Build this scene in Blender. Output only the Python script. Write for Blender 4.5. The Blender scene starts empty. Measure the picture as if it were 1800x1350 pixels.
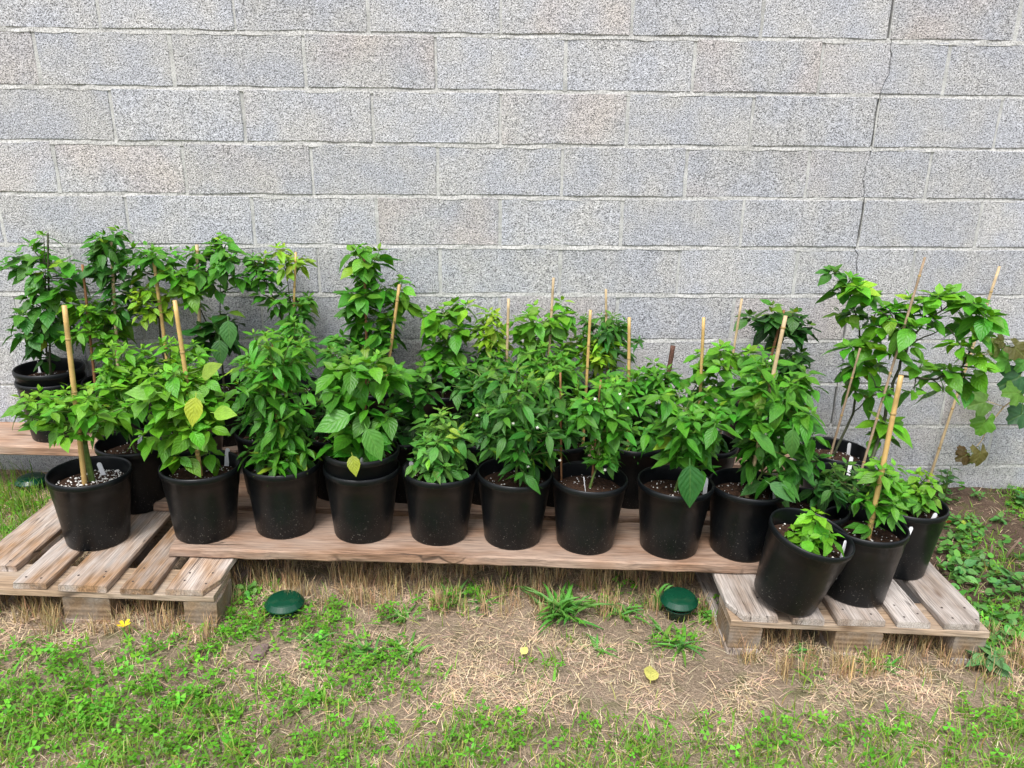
import bpy, bmesh, math, random
import numpy as np
from mathutils import Vector, Matrix, Euler

# ------------------------------------------------------------------ camera, sky, sun, exposure
S = bpy.context.scene
COL = S.collection
yaw, pit, rol, FPX, DIST, CH = -.0349, -.3143, -.0095, 1353., 3.1985, 1.56

def _rot(a, b, c):
    ca, sa, cb, sb, cc, sc = math.cos(a), math.sin(a), math.cos(b), math.sin(b), math.cos(c), math.sin(c)
    return (np.array([[ca, -sa, 0], [sa, ca, 0], [0, 0, 1]]) @ np.array([[1, 0, 0], [0, cb, -sb], [0, sb, cb]])
            @ np.array([[cc, 0, sc], [0, 1, 0], [-sc, 0, cc]]))
RC = _rot(yaw, pit, rol)
CAM = np.array([0, -DIST, CH])
cd = bpy.data.cameras.new('camera')
cam = bpy.data.objects.new('camera', cd)
COL.objects.link(cam)
cd.sensor_width = 36
cd.lens = FPX / 1800 * 36
cd.clip_start = .05
cd.clip_end = 200
m = Matrix.Identity(4)
for i in range(3):
    m[i][0] = RC[i, 0]; m[i][1] = RC[i, 2]; m[i][2] = -RC[i, 1]; m[i][3] = CAM[i]
cam.matrix_world = m
S.camera = cam

SUN_EL, SUN_AZ = math.radians(62), math.radians(200)     # azimuth clockwise from +Y
w = bpy.data.worlds.new('World'); S.world = w; w.use_nodes = True
nt = w.node_tree; nt.nodes.clear()
sky = nt.nodes.new('ShaderNodeTexSky'); sky.sky_type = 'NISHITA'; sky.sun_disc = False
sky.sun_elevation = SUN_EL; sky.sun_rotation = SUN_AZ; sky.dust_density = 3; sky.air_density = 1.0; sky.ozone_density = 1
hs = nt.nodes.new('ShaderNodeHueSaturation'); hs.inputs['Saturation'].default_value = .3
bg = nt.nodes.new('ShaderNodeBackground'); bg.inputs[1].default_value = .14
wo = nt.nodes.new('ShaderNodeOutputWorld')
nt.links.new(sky.outputs[0], hs.inputs['Color']); nt.links.new(hs.outputs[0], bg.inputs[0]); nt.links.new(bg.outputs[0], wo.inputs[0])
sl = bpy.data.lights.new('sun', 'SUN'); sl.energy = 1.4; sl.angle = math.radians(20); sl.color = (1, .985, .97)
so = bpy.data.objects.new('sun', sl); COL.objects.link(so)
sd = Vector((math.sin(SUN_AZ) * math.cos(SUN_EL), math.cos(SUN_AZ) * math.cos(SUN_EL), math.sin(SUN_EL)))
so.rotation_euler = sd.to_track_quat('Z', 'Y').to_euler()
so.location = (-2, -4, 6)
S.view_settings.view_transform = 'Standard'; S.view_settings.look = 'None'
S.view_settings.exposure = 1.16; S.view_settings.gamma = 1
S.view_settings.use_curve_mapping = False
S.cycles.max_bounces = 6; S.cycles.diffuse_bounces = 3; S.cycles.glossy_bounces = 2; S.cycles.transmission_bounces = 3

# ------------------------------------------------------------------ helpers
def ray(x, y): return RC @ np.array([(x - 900) / FPX, 1, -(y - 675) / FPX])
def atz(x, y, z=0.):
    d = ray(x, y); return CAM + (z - CH) / d[2] * d
def aty(x, y, Y):
    d = ray(x, y); return CAM + (Y + DIST) / d[1] * d
def mpp(P): return float((RC.T @ (np.array(P) - CAM))[1] / FPX)        # metres per photo pixel at P
def proj(P):
    q = (np.asarray(P) - CAM) @ RC
    return 900 + FPX * q[..., 0] / q[..., 1], 675 - FPX * q[..., 2] / q[..., 1]

def slope(x): return .05 - .035 * np.clip(x, -3.5, 3.5)
def bumps(x, y):
    return (.006 * np.sin(3.1 * x + 1.3 * y) + .005 * np.sin(7.3 * y - 2.2 * x + 1) + .004 * np.sin(11.7 * x + 5.9 * y + 2)
            + .003 * np.sin(23 * x - 17 * y) + .0025 * np.sin(31 * y + 19 * x + .7))
def G(x, y):
    near = np.clip((np.asarray(x) - 1.6) / .5, 0, 1) * np.clip((np.asarray(y) + .35) / .3, 0, 1)
    return slope(x) + bumps(x, y) + .03 * near
def on(x, y, h=0.):
    z = .1
    for _ in range(25):
        P = atz(x, y, z); z = float(slope(P[0])) + h
    return P
def gr(x, y):
    z = .05
    for _ in range(25):
        P = atz(x, y, z); z = float(G(P[0], P[1]))
    return P

def props(o, label=None, cat=None, group=None, kind=None):
    if label: o['label'] = label
    if cat: o['category'] = cat
    if group: o['group'] = group
    if kind: o['kind'] = kind
    return o
def mesh(name, v, f, mat=None, smooth=False):
    me = bpy.data.meshes.new(name)
    me.from_pydata([tuple(map(float, p)) for p in v], [], f)
    if smooth: me.polygons.foreach_set('use_smooth', [True] * len(me.polygons))
    if mat: me.materials.append(mat)
    me.update()
    return me
def ob(name, me, parent=None, loc=(0, 0, 0), rot=(0, 0, 0)):
    o = bpy.data.objects.new(name, me); COL.objects.link(o)
    o.location = loc; o.rotation_euler = rot
    if parent: o.parent = parent
    return o
def empty(name, loc=(0, 0, 0), rot=(0, 0, 0)):
    o = ob(name, None, None, loc, rot); o.empty_display_size = .05
    return o

def lathe(profile, n=48):
    v, f = [], []
    for r, z in profile:
        for k in range(n):
            a = 2 * math.pi * k / n; v.append((r * math.cos(a), r * math.sin(a), z))
    for i in range(len(profile) - 1):
        for k in range(n):
            a, b = i * n + k, i * n + (k + 1) % n
            f.append((a, b, b + n, a + n))
    return v, f

def tube(pts, rad, n=6, cap=True):
    pts = [Vector(p) for p in pts]; v, f = [], []
    ref = Vector((.3, 1, .2)).normalized()
    for i, p in enumerate(pts):
        t = (pts[min(i + 1, len(pts) - 1)] - pts[max(i - 1, 0)]).normalized()
        a = t.cross(ref)
        if a.length < .1: a = t.cross(Vector((1, 0, 0)))
        a.normalize(); b = t.cross(a)
        r = rad[i] if hasattr(rad, '__len__') else rad
        for k in range(n):
            an = 2 * math.pi * k / n
            v.append(p + (a * math.cos(an) + b * math.sin(an)) * r)
    for i in range(len(pts) - 1):
        for k in range(n):
            q, s = i * n + k, i * n + (k + 1) % n
            f.append((q, s, s + n, q + n))
    if cap:
        f.append(tuple(range(n))[::-1]); f.append(tuple(range((len(pts) - 1) * n, len(pts) * n)))
    return v, f
def join(parts):
    V, F = [], []
    for v, f in parts:
        o = len(V); V += list(v); F += [tuple(i + o for i in q) for q in f]
    return V, F
def bez(a, b, c, n=6):
    a, b, c = Vector(a), Vector(b), Vector(c)
    return [a * (1 - t) ** 2 + b * 2 * t * (1 - t) + c * t * t for t in [i / (n - 1) for i in range(n)]]

# ------------------------------------------------------------------ materials
class N:
    def __init__(s, name):
        s.m = bpy.data.materials.new(name); s.m.use_nodes = True
        s.t = s.m.node_tree; s.t.nodes.clear()
        s.out = s.t.nodes.new('ShaderNodeOutputMaterial')
    def n(s, typ, ins=None, **kw):
        x = s.t.nodes.new('ShaderNode' + typ)
        for k, v in kw.items(): setattr(x, k, v)
        for k, v in (ins or {}).items(): s.set(x, k, v)
        return x
    def set(s, x, k, v):
        i = x.inputs[k]
        if isinstance(v, bpy.types.NodeSocket): s.t.links.new(v, i)
        else: i.default_value = v
    def coords(s, which='Object'): return s.n('TexCoord').outputs[which]
    def mapping(s, vec, scale=(1, 1, 1), loc=(0, 0, 0)):
        return s.n('Mapping', {'Vector': vec, 'Scale': scale, 'Location': loc}).outputs[0]
    def noise(s, vec, scale, detail=3, rough=.5, dist=0):
        return s.n('TexNoise', {'Vector': vec, 'Scale': scale, 'Detail': detail, 'Roughness': rough, 'Distortion': dist}).outputs['Fac']
    def ramp(s, fac, stops):
        x = s.n('ValToRGB', {'Fac': fac}); r = x.color_ramp
        while len(r.elements) < len(stops): r.elements.new(.5)
        for e, (p, c) in zip(r.elements, stops):
            e.position = p; e.color = (c, c, c, 1) if isinstance(c, (int, float)) else (*c, 1)
        return x.outputs[0]
    def mix(s, fac, a, b, blend='MIX'):
        x = s.n('Mix', data_type='RGBA', blend_type=blend)
        for i, v in ((0, fac), (6, a), (7, b)):
            sock = x.inputs[i]
            if isinstance(v, bpy.types.NodeSocket): s.t.links.new(v, sock)
            elif i == 0: sock.default_value = v
            else: sock.default_value = (*v, 1) if len(v) == 3 else v
        return x.outputs[2]
    def math(s, op, a, b=0.):
        x = s.n('Math', operation=op)
        for i, v in enumerate((a, b)):
            if isinstance(v, bpy.types.NodeSocket): s.t.links.new(v, x.inputs[i])
            else: x.inputs[i].default_value = v
        return x.outputs[0]
    def bump(s, h, strength=.5, dist=.01):
        return s.n('Bump', {'Height': h, 'Strength': strength, 'Distance': dist}).outputs[0]
    def bsdf(s, color, rough=.8, normal=None, spec=.3, metal=0.):
        x = s.n('BsdfPrincipled')
        s.set(x, 'Base Color', color if isinstance(color, bpy.types.NodeSocket) else (*color, 1))
        s.set(x, 'Roughness', rough); s.set(x, 'Specular IOR Level', spec); s.set(x, 'Metallic', metal)
        if normal: s.set(x, 'Normal', normal)
        return x
    def done(s, sh):
        s.t.links.new(sh.outputs[0], s.out.inputs[0]); return s.m

def mat_block():
    a = N('concrete_block')
    co = a.n('NewGeometry').outputs['Position']
    info = a.n('ObjectInfo')
    big = a.noise(co, 5.5, 2, .5)
    c = a.mix(a.ramp(big, [(.38, 0), (.64, 1)]), (.425, .434, .465), (.47, .463, .455))
    warm = a.ramp(info.outputs['Random'], [(.72, 0), (.86, .4)])
    wn = a.ramp(a.noise(co, 3.2, 1), [(.4, 0), (.6, 1)])
    c = a.mix(a.math('MULTIPLY', warm, wn), c, (.52, .44, .39))
    val = a.n('MapRange', {'Value': a.math('FRACT', a.math('MULTIPLY', info.outputs['Random'], 7.31)), 'To Min': .94, 'To Max': 1.06}).outputs[0]
    c = a.mix(1, c, a.n('CombineXYZ', {0: val, 1: val, 2: val}).outputs[0], 'MULTIPLY')
    # porous aggregate: dark pits, pale grains
    v1 = a.n('TexVoronoi', {'Vector': co, 'Scale': 150., 'Randomness': 1.}, feature='F1')
    pit = a.noise(co, 170, 2, .65)
    pitm = a.ramp(pit, [(.33, 0), (.47, 1)])
    grain = a.ramp(a.noise(co, 230, 2, .6), [(.35, .72), (.68, 1.28)])
    c = a.mix(1, c, grain, 'MULTIPLY')
    c = a.mix(pitm, a.mix(.74, c, (.1, .1, .105)), c)
    coarse = a.ramp(a.noise(co, 48, 2, .5), [(.3, .86), (.7, 1.12)])
    c = a.mix(1, c, coarse, 'MULTIPLY')
    h = a.math('ADD', a.math('MULTIPLY', pitm, 1.), a.math('MULTIPLY', v1.outputs['Distance'], .5))
    return a.done(a.bsdf(c, .95, a.bump(h, .8, .004), .15))
def mat_mortar(name, col, dark, rough=False):
    a = N(name); co = a.n('NewGeometry').outputs['Position']
    c = a.mix(a.ramp(a.noise(co, 9, 3), [(.35, 0), (.65, 1)]), col, dark)
    c = a.mix(1, c, a.ramp(a.noise(co, 190, 3, .6), [(.3, .8), (.7, 1.15)]), 'MULTIPLY')
    if rough:
        pm = a.ramp(a.math('ADD', a.noise(co, 150, 2, .65), a.math('MULTIPLY', a.noise(co, 11, 2), .25)), [(.50, 0), (.66, 1)])
        c = a.mix(pm, a.mix(.62, c, (.12, .12, .115)), c)
    return a.done(a.bsdf(c, .95, a.bump(a.noise(co, 120, 4, .6), .6, .004), .15))
def mat_wood(name, ca, cb, grey, greyamt, grain=1.0):
    a = N(name); oi = a.n('ObjectInfo'); co = a.coords('Object')
    off = a.n('CombineXYZ', {0: a.math('MULTIPLY', oi.outputs['Random'], 37.), 1: a.math('MULTIPLY', oi.outputs['Random'], 11.), 2: oi.outputs['Random']}).outputs[0]
    p = a.n('VectorMath', {0: co, 1: off}, operation='ADD').outputs[0]
    st = a.mapping(p, (2.2, 42 * grain, 30))
    g1 = a.noise(st, 1.6, 4, .6, .8)
    fine = a.noise(a.mapping(p, (7, 190, 150)), 1.4, 3, .6)
    c = a.mix(a.ramp(g1, [(.3, 0), (.7, 1)]), ca, cb)
    weather = a.ramp(a.noise(a.mapping(p, (2.5, 7, 7)), 1.5, 3, .6), [(.5 - greyamt * .25, 0), (.62, 1)])
    c = a.mix(a.math('MULTIPLY', weather, min(1., greyamt * 1.2)), c, grey)
    c = a.mix(1, c, a.ramp(fine, [(.3, .55), (.65, 1.2)]), 'MULTIPLY')
    split = a.ramp(a.noise(a.mapping(p, (1.1, 26, 3)), 1.3, 2, .4, .5), [(.485, 0), (.497, 1), (.503, 1), (.515, 0)])
    sm = a.ramp(a.noise(a.mapping(p, (1.4, 5, 3)), 1.7, 1), [(.52, 0), (.6, 1)])
    split = a.math('MULTIPLY', split, sm)
    c = a.mix(a.math('MULTIPLY', split, .75), c, (.035, .025, .02))
    knot = a.n('TexVoronoi', {'Vector': a.mapping(p, (3.2, 9, 3)), 'Scale': 1.}, feature='F1').outputs['Distance']
    c = a.mix(a.ramp(knot, [(.05, .7), (.13, 0)]), c, (.10, .055, .03))
    br = a.n('MapRange', {'Value': a.math('FRACT', a.math('MULTIPLY', oi.outputs['Random'], 5.7)), 'To Min': .8, 'To Max': 1.15}).outputs[0]
    c = a.mix(1, c, a.n('CombineXYZ', {0: br, 1: br, 2: br}).outputs[0], 'MULTIPLY')
    h = a.math('SUBTRACT', a.math('ADD', a.math('MULTIPLY', fine, .5), a.math('MULTIPLY', g1, .5)), split)
    return a.done(a.bsdf(c, .85, a.bump(h, .6, .004), .2))
def mat_endgrain():
    a = N('pallet_block_wood'); oi = a.n('ObjectInfo'); co = a.coords('Object')
    p = a.n('VectorMath', {0: co, 1: a.n('CombineXYZ', {0: a.math('MULTIPLY', oi.outputs['Random'], .1), 1: 0., 2: a.math('MULTIPLY', oi.outputs['Random'], -.14)}).outputs[0]}, operation='ADD').outputs[0]
    wv = a.n('TexWave', {'Vector': a.mapping(p, (1, .05, 1)), 'Scale': 26., 'Distortion': 1.5, 'Detail': 2., 'Detail Scale': 2.}, wave_type='RINGS', rings_direction='Y').outputs['Fac']
    c = a.mix(wv, (.15, .10, .06), (.27, .19, .12))
    c = a.mix(a.ramp(a.noise(p, 14, 3), [(.4, 0), (.65, .8)]), c, (.23, .20, .17))
    c = a.mix(1, c, a.ramp(a.noise(p, 160, 3), [(.3, .75), (.7, 1.1)]), 'MULTIPLY')
    return a.done(a.bsdf(c, .9, a.bump(a.noise(p, 130, 3), .4, .004), .15))
def mat_pot():
    a = N('black_plastic'); co = a.coords('Object')
    oi = a.n('ObjectInfo')
    p = a.n('VectorMath', {0: co, 1: a.n('CombineXYZ', {0: a.math('MULTIPLY', oi.outputs['Random'], 19.), 1: 0., 2: 0.}).outputs[0]}, operation='ADD').outputs[0]
    z = a.n('SeparateXYZ', {0: co}).outputs[2]
    low = a.n('MapRange', {'Value': z, 'From Min': 0., 'From Max': .17, 'To Min': 1., 'To Max': .0}).outputs[0]
    sp = a.ramp(a.noise(p, 210, 2, .6), [(.665, 0), (.72, 1)])
    dust = a.ramp(a.noise(p, 7, 4, .6), [(.4, 0), (.75, .16)])
    base = a.mix(dust, (.0028, .0038, .005), (.035, .036, .036))
    c = a.mix(a.math('MULTIPLY', a.math('MULTIPLY', sp, low), .65), base, (.42, .39, .35))
    r = a.ramp(a.noise(p, 30, 3), [(.3, .3), (.7, .42)])
    return a.done(a.bsdf(c, r, a.bump(a.noise(p, 18, 2), .05, .01), .30))
def mat_soil():
    a = N('potting_soil'); co = a.n('NewGeometry').outputs['Position']
    c = a.ramp(a.noise(co, 95, 4, .7), [(.3, (.012, .007, .005)), (.55, (.055, .028, .017)), (.75, (.12, .065, .038))])
    return a.done(a.bsdf(c, .95, a.bump(a.noise(co, 120, 4, .7), 1, .008), .2))
def mat_ground():
    a = N('ground_earth'); co = a.n('NewGeometry').outputs['Position']
    x, y, z = [a.n('SeparateXYZ', {0: co}).outputs[i] for i in range(3)]
    c = a.mix(a.ramp(a.noise(co, 3.5, 4, .6), [(.35, 0), (.65, 1)]), (.23, .17, .12), (.36, .275, .20))
    straw = a.ramp(a.noise(co, 60, 4, .75), [(.42, 0), (.66, .8)])
    c = a.mix(straw, c, (.43, .335, .235))
    bed = a.n('MapRange', {'Value': a.math('ADD', x, a.math('MULTIPLY', a.noise(co, 4, 2), .3)), 'From Min': 1.62, 'From Max': 1.85}).outputs[0]
    bedc = a.mix(a.ramp(a.noise(co, 6, 3), [(.35, 0), (.7, 1)]), (.105, .07, .05), (.19, .13, .095))
    c = a.mix(bed, c, bedc)
    moss = a.ramp(a.noise(co, 9, 3), [(.56, 0), (.68, .55)])
    c = a.mix(moss, c, (.10, .12, .035))
    c = a.mix(1, c, a.ramp(a.noise(co, 150, 4, .7), [(.3, .6), (.7, 1.2)]), 'MULTIPLY')
    h = a.math('ADD', a.noise(co, 45, 5, .7), a.math('MULTIPLY', a.noise(co, 180, 3, .6), .5))
    return a.done(a.bsdf(c, .97, a.bump(h, .9, .02), .1))
def leafy(name, source, veins=True, trans=.22, rough=.42, spec=.35):
    a = N(name)
    if source == 'object':
        col = a.n('ObjectInfo').outputs['Color']
        rnd = a.n('ObjectInfo').outputs['Random']
        k = a.n('MapRange', {'Value': rnd, 'To Min': .78, 'To Max': 1.22}).outputs[0]
        col = a.mix(1, col, a.n('CombineXYZ', {0: k, 1: k, 2: k}).outputs[0], 'MULTIPLY')
    else:
        col = a.n('Attribute', attribute_name='tint').outputs['Color']
    nrm = None
    if veins:
        uv = a.coords('UV'); sx = a.n('SeparateXYZ', {0: uv})
        v = a.math('ABSOLUTE', a.math('SUBTRACT', sx.outputs[1], .5))
        mid = a.ramp(v, [(.012, 1), (.04, 0)])
        lat = a.math('SINE', a.math('MULTIPLY', a.math('SUBTRACT', sx.outputs[0], a.math('MULTIPLY', v, .7)), 40.))
        lm = a.ramp(lat, [(.86, 0), (1., 1)])
        blot = a.ramp(a.noise(uv, 5, 3, .6), [(.3, .82), (.7, 1.14)])
        col = a.mix(1, col, blot, 'MULTIPLY')
        vein = a.math('MAXIMUM', mid, a.math('MULTIPLY', lm, .45))
        col = a.mix(a.math('MULTIPLY', vein, .45), col, a.mix(.18, col, (.35, .5, .12)))
        nrm = a.bump(a.math('ADD', a.math('SUBTRACT', a.math('MULTIPLY', lat, -.35), mid), a.noise(uv, 9, 2)), .3, .004)
    b = a.bsdf(col, rough, nrm, spec)
    t = a.n('BsdfTranslucent'); a.set(t, 'Color', a.mix(1, col, (1.5, 1.35, .6), 'MULTIPLY'))
    mx = a.n('MixShader', {0: trans}); a.t.links.new(b.outputs[0], mx.inputs[1]); a.t.links.new(t.outputs[0], mx.inputs[2])
    return a.done(mx)
def mat_plain(name, col, rough=.6, spec=.3, nz=0., nscale=40., bump=0.):
    a = N(name); co = a.coords('Object')
    c = a.mix(1, col, a.ramp(a.noise(co, nscale, 3, .6), [(.3, 1 - nz), (.7, 1 + nz)]), 'MULTIPLY')
    return a.done(a.bsdf(c, rough, a.bump(a.noise(co, nscale * 1.5, 3), bump, .004) if bump else None, spec))

M_BLOCK = mat_block()
M_BED = mat_mortar('bed_mortar', (.51, .505, .485), (.43, .425, .405), True)
M_HEAD = mat_mortar('head_mortar', (.50, .50, .48), (.35, .35, .335))
M_CORE = mat_plain('wall_core', (.2, .2, .2), .95, .1)
M_PAL_L = mat_wood('pallet_wood_warm', (.36, .215, .115), (.17, .10, .055), (.48, .45, .425), .55)
M_PAL_R = mat_wood('pallet_wood_grey', (.27, .195, .14), (.13, .092, .068), (.43, .385, .35), .85)
M_PALX = mat_wood('crossboard_wood', (.42, .30, .20), (.28, .195, .125), (.44, .385, .325), .4)
M_PLANK = mat_wood('plank_wood', (.36, .222, .145), (.19, .108, .068), (.37, .29, .235), .5, .7)
M_PBLOCK = mat_endgrain()
M_POT = mat_pot(); M_SOIL = mat_soil()
M_PERL = mat_plain('perlite', (.75, .73, .70), .8, .2, .1, 90)
M_GROUND = mat_ground()
M_LEAF = leafy('pepper_leaf', 'object')
M_LEAFA = leafy('pepper_leaf_small', 'attr')
M_VINE = leafy('vine_leaf', 'object', True, .25, .5, .3)
M_VEG = leafy('ground_vegetation', 'attr', False, .3, .55, .2)
M_DRY = leafy('dry_grass', 'attr', False, .12, .8, .15)
M_STEM = mat_plain('green_stem', (.10, .16, .035), .55, .3, .35, 60)
M_STEMD = mat_plain('dark_woody_stem', (.045, .05, .025), .65, .25, .35, 80)
M_BAMBOO = mat_plain('bamboo_yellow', (.50, .33, .12), .42, .4, .22, 25)
M_BAMBOOP = mat_plain('bamboo_pale', (.46, .345, .20), .55, .3, .22, 25)
M_STICK = mat_plain('reddish_stick', (.25, .12, .055), .7, .2, .2, 40)
M_RUST = mat_plain('rusty_rod', (.11, .055, .04), .85, .2, .4, 120, .8)
M_CANE = mat_plain('weathered_cane', (.27, .195, .125), .65, .25, .25, 30)
M_NODE = mat_plain('bamboo_node_ring', (.34, .23, .09), .6, .3, .2, 60)
M_TAG = mat_plain('white_tag', (.74, .74, .76), .4, .4, .08, 120)
M_TRAP = mat_plain('green_plastic', (.004, .045, .022), .16, .5, .1, 20)
M_FLOWER = mat_plain('white_petal', (.8, .8, .72), .6, .2, .05)
M_YFLOWER = mat_plain('yellow_petal', (.75, .55, .02), .6, .2, .1)
M_STONE = mat_plain('stone', (.16, .115, .10), .9, .2, .35, 60, .6)
M_NAIL = mat_plain('rusty_nail', (.06, .045, .04), .7, .3, .3, 200)
M_TWIG = mat_plain('twig', (.16, .11, .08), .9, .2, .3, 60, .5)
M_ORANGE = mat_plain('terracotta_bit', (.62, .16, .07), .8, .2, .2, 60)
M_STRING = mat_plain('white_string', (.7, .7, .68), .7, .2)

# ------------------------------------------------------------------ ground
xs = np.unique(np.concatenate([np.linspace(-30, -3.6, 14), np.arange(-3.6, 3.7, .045), np.linspace(3.7, 30, 14)]))
ys = np.unique(np.concatenate([np.linspace(-40, -3, 16), np.arange(-3, .13, .045)]))
X, Y = np.meshgrid(xs, ys, indexing='ij')
rs = np.random.RandomState(3)
Z = G(X, Y) + rs.normal(0, .0022, X.shape) * (np.abs(X) < 3.6) * (Y > -3)
nx, ny = X.shape
gv = np.stack([X, Y, Z], -1).reshape(-1, 3)
gf = [(i * ny + j, (i + 1) * ny + j, (i + 1) * ny + j + 1, i * ny + j + 1) for i in range(nx - 1) for j in range(ny - 1)]
props(ob('ground', mesh('ground', gv, gf, M_GROUND, True)), kind='structure')

# ------------------------------------------------------------------ block wall
BW, BH, JT = .5, .2, .010
Z0 = CH + .3572                      # bed joint between first and second full course in view
X0 = -1.693                          # head joint of course B
wall = empty('block_wall', (0, 0, 0))
props(wall, 'grey concrete block wall with a jagged crack running down it', 'wall')
random.seed(11)
CRACK = [(1578, -60), (1576, 0), (1570, 60), (1566, 78), (1569, 95), (1563, 113), (1567, 122), (1553, 150), (1548, 165), (1541, 200), (1533, 262),
         (1525, 290), (1516, 314), (1520, 345), (1517, 380), (1509, 430), (1503, 437), (1509, 448), (1507, 470), (1505, 490), (1497, 520), (1490, 570), (1479, 618), (1481, 640), (1476, 659), (1472, 676), (1466, 732), (1462, 760)]
cw = [aty(x, y, 0) for x, y in CRACK]
czs = np.array([p[2] for p in cw][::-1]); cxs = np.array([p[0] for p in cw][::-1])
CZMIN = czs[0]
def xc(z): return float(np.interp(z, czs, cxs))

def poly_block(name, pts, seed, depth=.19):
    """prism from a front outline (x,z), slightly rounded front edge, worn outline"""
    r = random.Random(seed); n = len(pts)
    cx = sum(p[0] for p in pts) / n; cz = sum(p[1] for p in pts) / n
    v = []
    for x, z in pts:
        d = math.hypot(x - cx, z - cz); k = (d - .004) / d
        v.append((cx + (x - cx) * k, r.uniform(-.0008, .0008), cz + (z - cz) * k))
    for x, z in pts: v.append((x, .004, z))
    for x, z in pts: v.append((x, depth, z))
    f = [tuple(range(n))]
    for a in (0, n):
        for i in range(n):
            j = (i + 1) % n
            f.append((a + i, a + n + i, a + n + j, a + j))
    f.append(tuple(range(2 * n, 3 * n))[::-1])
    return mesh(name, v, f, M_BLOCK)
def outline(w_, h_, seed):
    r = random.Random(seed); p = []
    j = lambda: r.uniform(-.0022, .0016)
    for i in range(7): p.append((-w_ / 2 + w_ * i / 7 + (j() if i else 0), -h_ / 2 + j()))
    for i in range(3): p.append((w_ / 2 + j(), -h_ / 2 + h_ * i / 3))
    for i in range(7): p.append((w_ / 2 - w_ * i / 7, h_ / 2 + j()))
    for i in range(3): p.append((-w_ / 2 + j(), h_ / 2 - h_ * i / 3))
    return p
var = [poly_block('block', outline(BW - JT, BH - JT, 50 + i), 80 + i) for i in range(7)]
def strip(name, pts_lo, pts_hi, y, mat, seed, rise=0.):
    r = random.Random(seed); n = len(pts_lo); v = []
    for a, b in zip(pts_lo, pts_hi):
        ya = y + r.uniform(-.0012, .002); yb = y + r.uniform(-.0012, .002) + rise * r.uniform(.3, 1.3)
        v += [(a[0], ya, a[1]), (b[0], yb, b[1]), (a[0], y + .05, a[1]), (b[0], y + .05, b[1])]
    f = []
    for i in range(n - 1):
        k = i * 4
        f += [(k, k + 4, k + 5, k + 1), (k + 2, k + 6, k + 4, k), (k + 1, k + 5, k + 7, k + 3)]
    e = (n - 1) * 4
    f += [(0, 1, 3, 2), (e, e + 2, e + 3, e + 1)]
    return mesh(name, v, f, mat)
NC0, NC1 = -4, 10                                # courses above / below the reference joint
for c in range(NC0, NC1 + 1):                    # course c spans z Z0-(c+1)*BH .. Z0-c*BH ; course 0 is row B
    zc = Z0 - (c + .5) * BH
    off = 0 if c % 2 == 0 else .5
    for k in range(-5, 12):
        xa = X0 + (k + off) * BW; xb = xa + BW
        if xb < -3.6 or xa > 3.6: continue
        xm, hw, hh = (xa + xb) / 2, (BW - JT) / 2, (BH - JT) / 2
        zs_ = np.linspace(zc - hh, zc + hh, 9)
        x_c = xc(zc)
        if zc - hh > CZMIN and xa + .04 < x_c < xb - .04:
            for side in (0, 1):
                g_ = .0010
                cr = [(min(max(xc(z) + random.uniform(-.006, .006), xa + .012), xb - .012), z) for z in zs_] if side == 0 else cr
                if side == 0: pts = [(xa + JT / 2, zc - hh)] + [(x - g_, z) for x, z in cr] + [(xa + JT / 2, zc + hh)]
                else: pts = [(xb - JT / 2, zc + hh)] + [(x + g_, z) for x, z in cr[::-1]] + [(xb - JT / 2, zc - hh)]
                mx_ = sum(p[0] for p in pts) / len(pts)
                ob('block', poly_block('block', [(x - mx_, z - zc) for x, z in pts], c * 31 + k), wall, (mx_, random.uniform(-.001, .001), zc))
        else:
            ob('block', random.choice(var), wall, (xm + random.uniform(-.0015, .0015), random.uniform(-.0015, .0015), zc + random.uniform(-.001, .001)),
               (random.uniform(-.002, .002), random.uniform(-.002, .002), 0))
        # head joint at xa
        crackj = zc > CZMIN and abs(xc(zc) - xa) < .04
        y = random.uniform(.0015, .005)
        lo = [(xa - JT / 2 - .003 + random.uniform(-.002, .001), z) for z in np.linspace(zc - hh - .003, zc + hh + .003, 6)]
        hi = [(xa + JT / 2 + .003 + random.uniform(-.001, .002), z) for z, _ in zip(np.linspace(zc - hh - .003, zc + hh + .003, 6), range(6))]
        if crackj: lo = [(xc(z) + .002, z) if xc(z) + .002 < xa + JT / 2 - .002 else (xa + JT / 2 - .002, z) for _, z in lo]
        ob('head_joint', strip('head_joint', [(b[0] - xa, b[1] - zc) for b in hi], [(a_[0] - xa, a_[1] - zc) for a_ in lo], y, M_HEAD, c * 57 + k), wall, (xa, 0, zc))
    # bed joint on top of the course, broken where the crack passes
    zt = zc + BH / 2
    cuts = [-3.7, 3.75]
    if zt > CZMIN: cuts = [-3.7, xc(zt) - .002, xc(zt) + .002, 3.75]
    for a_, b_ in zip(cuts[::2], cuts[1::2]):
        n = max(3, int((b_ - a_) / .045))
        xx = np.linspace(a_, b_, n)
        wob = [random.uniform(-.0045, .0045) for _ in xx]
        ob('bed_joint', strip('bed_joint', [(x, zt - JT / 2 - .003 - abs(q) * 1.6) for x, q in zip(xx, wob)], [(x, zt + JT / 2 + .003) for x in xx],
                              -.0012 + random.uniform(0, .0012), M_BED, c * 91, .0055), wall)
cv = [(-3.58, .055, -.25), (3.58, .055, -.25), (3.58, .055, Z0 + .8), (-3.58, .055, Z0 + .8)]
cv += [(x, .188, z) for x, _, z in cv]
ob('core', mesh('core', cv, [(0, 1, 2, 3), (7, 6, 5, 4), (0, 4, 5, 1), (1, 5, 6, 2), (2, 6, 7, 3), (3, 7, 4, 0)], M_CORE), wall)

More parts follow.
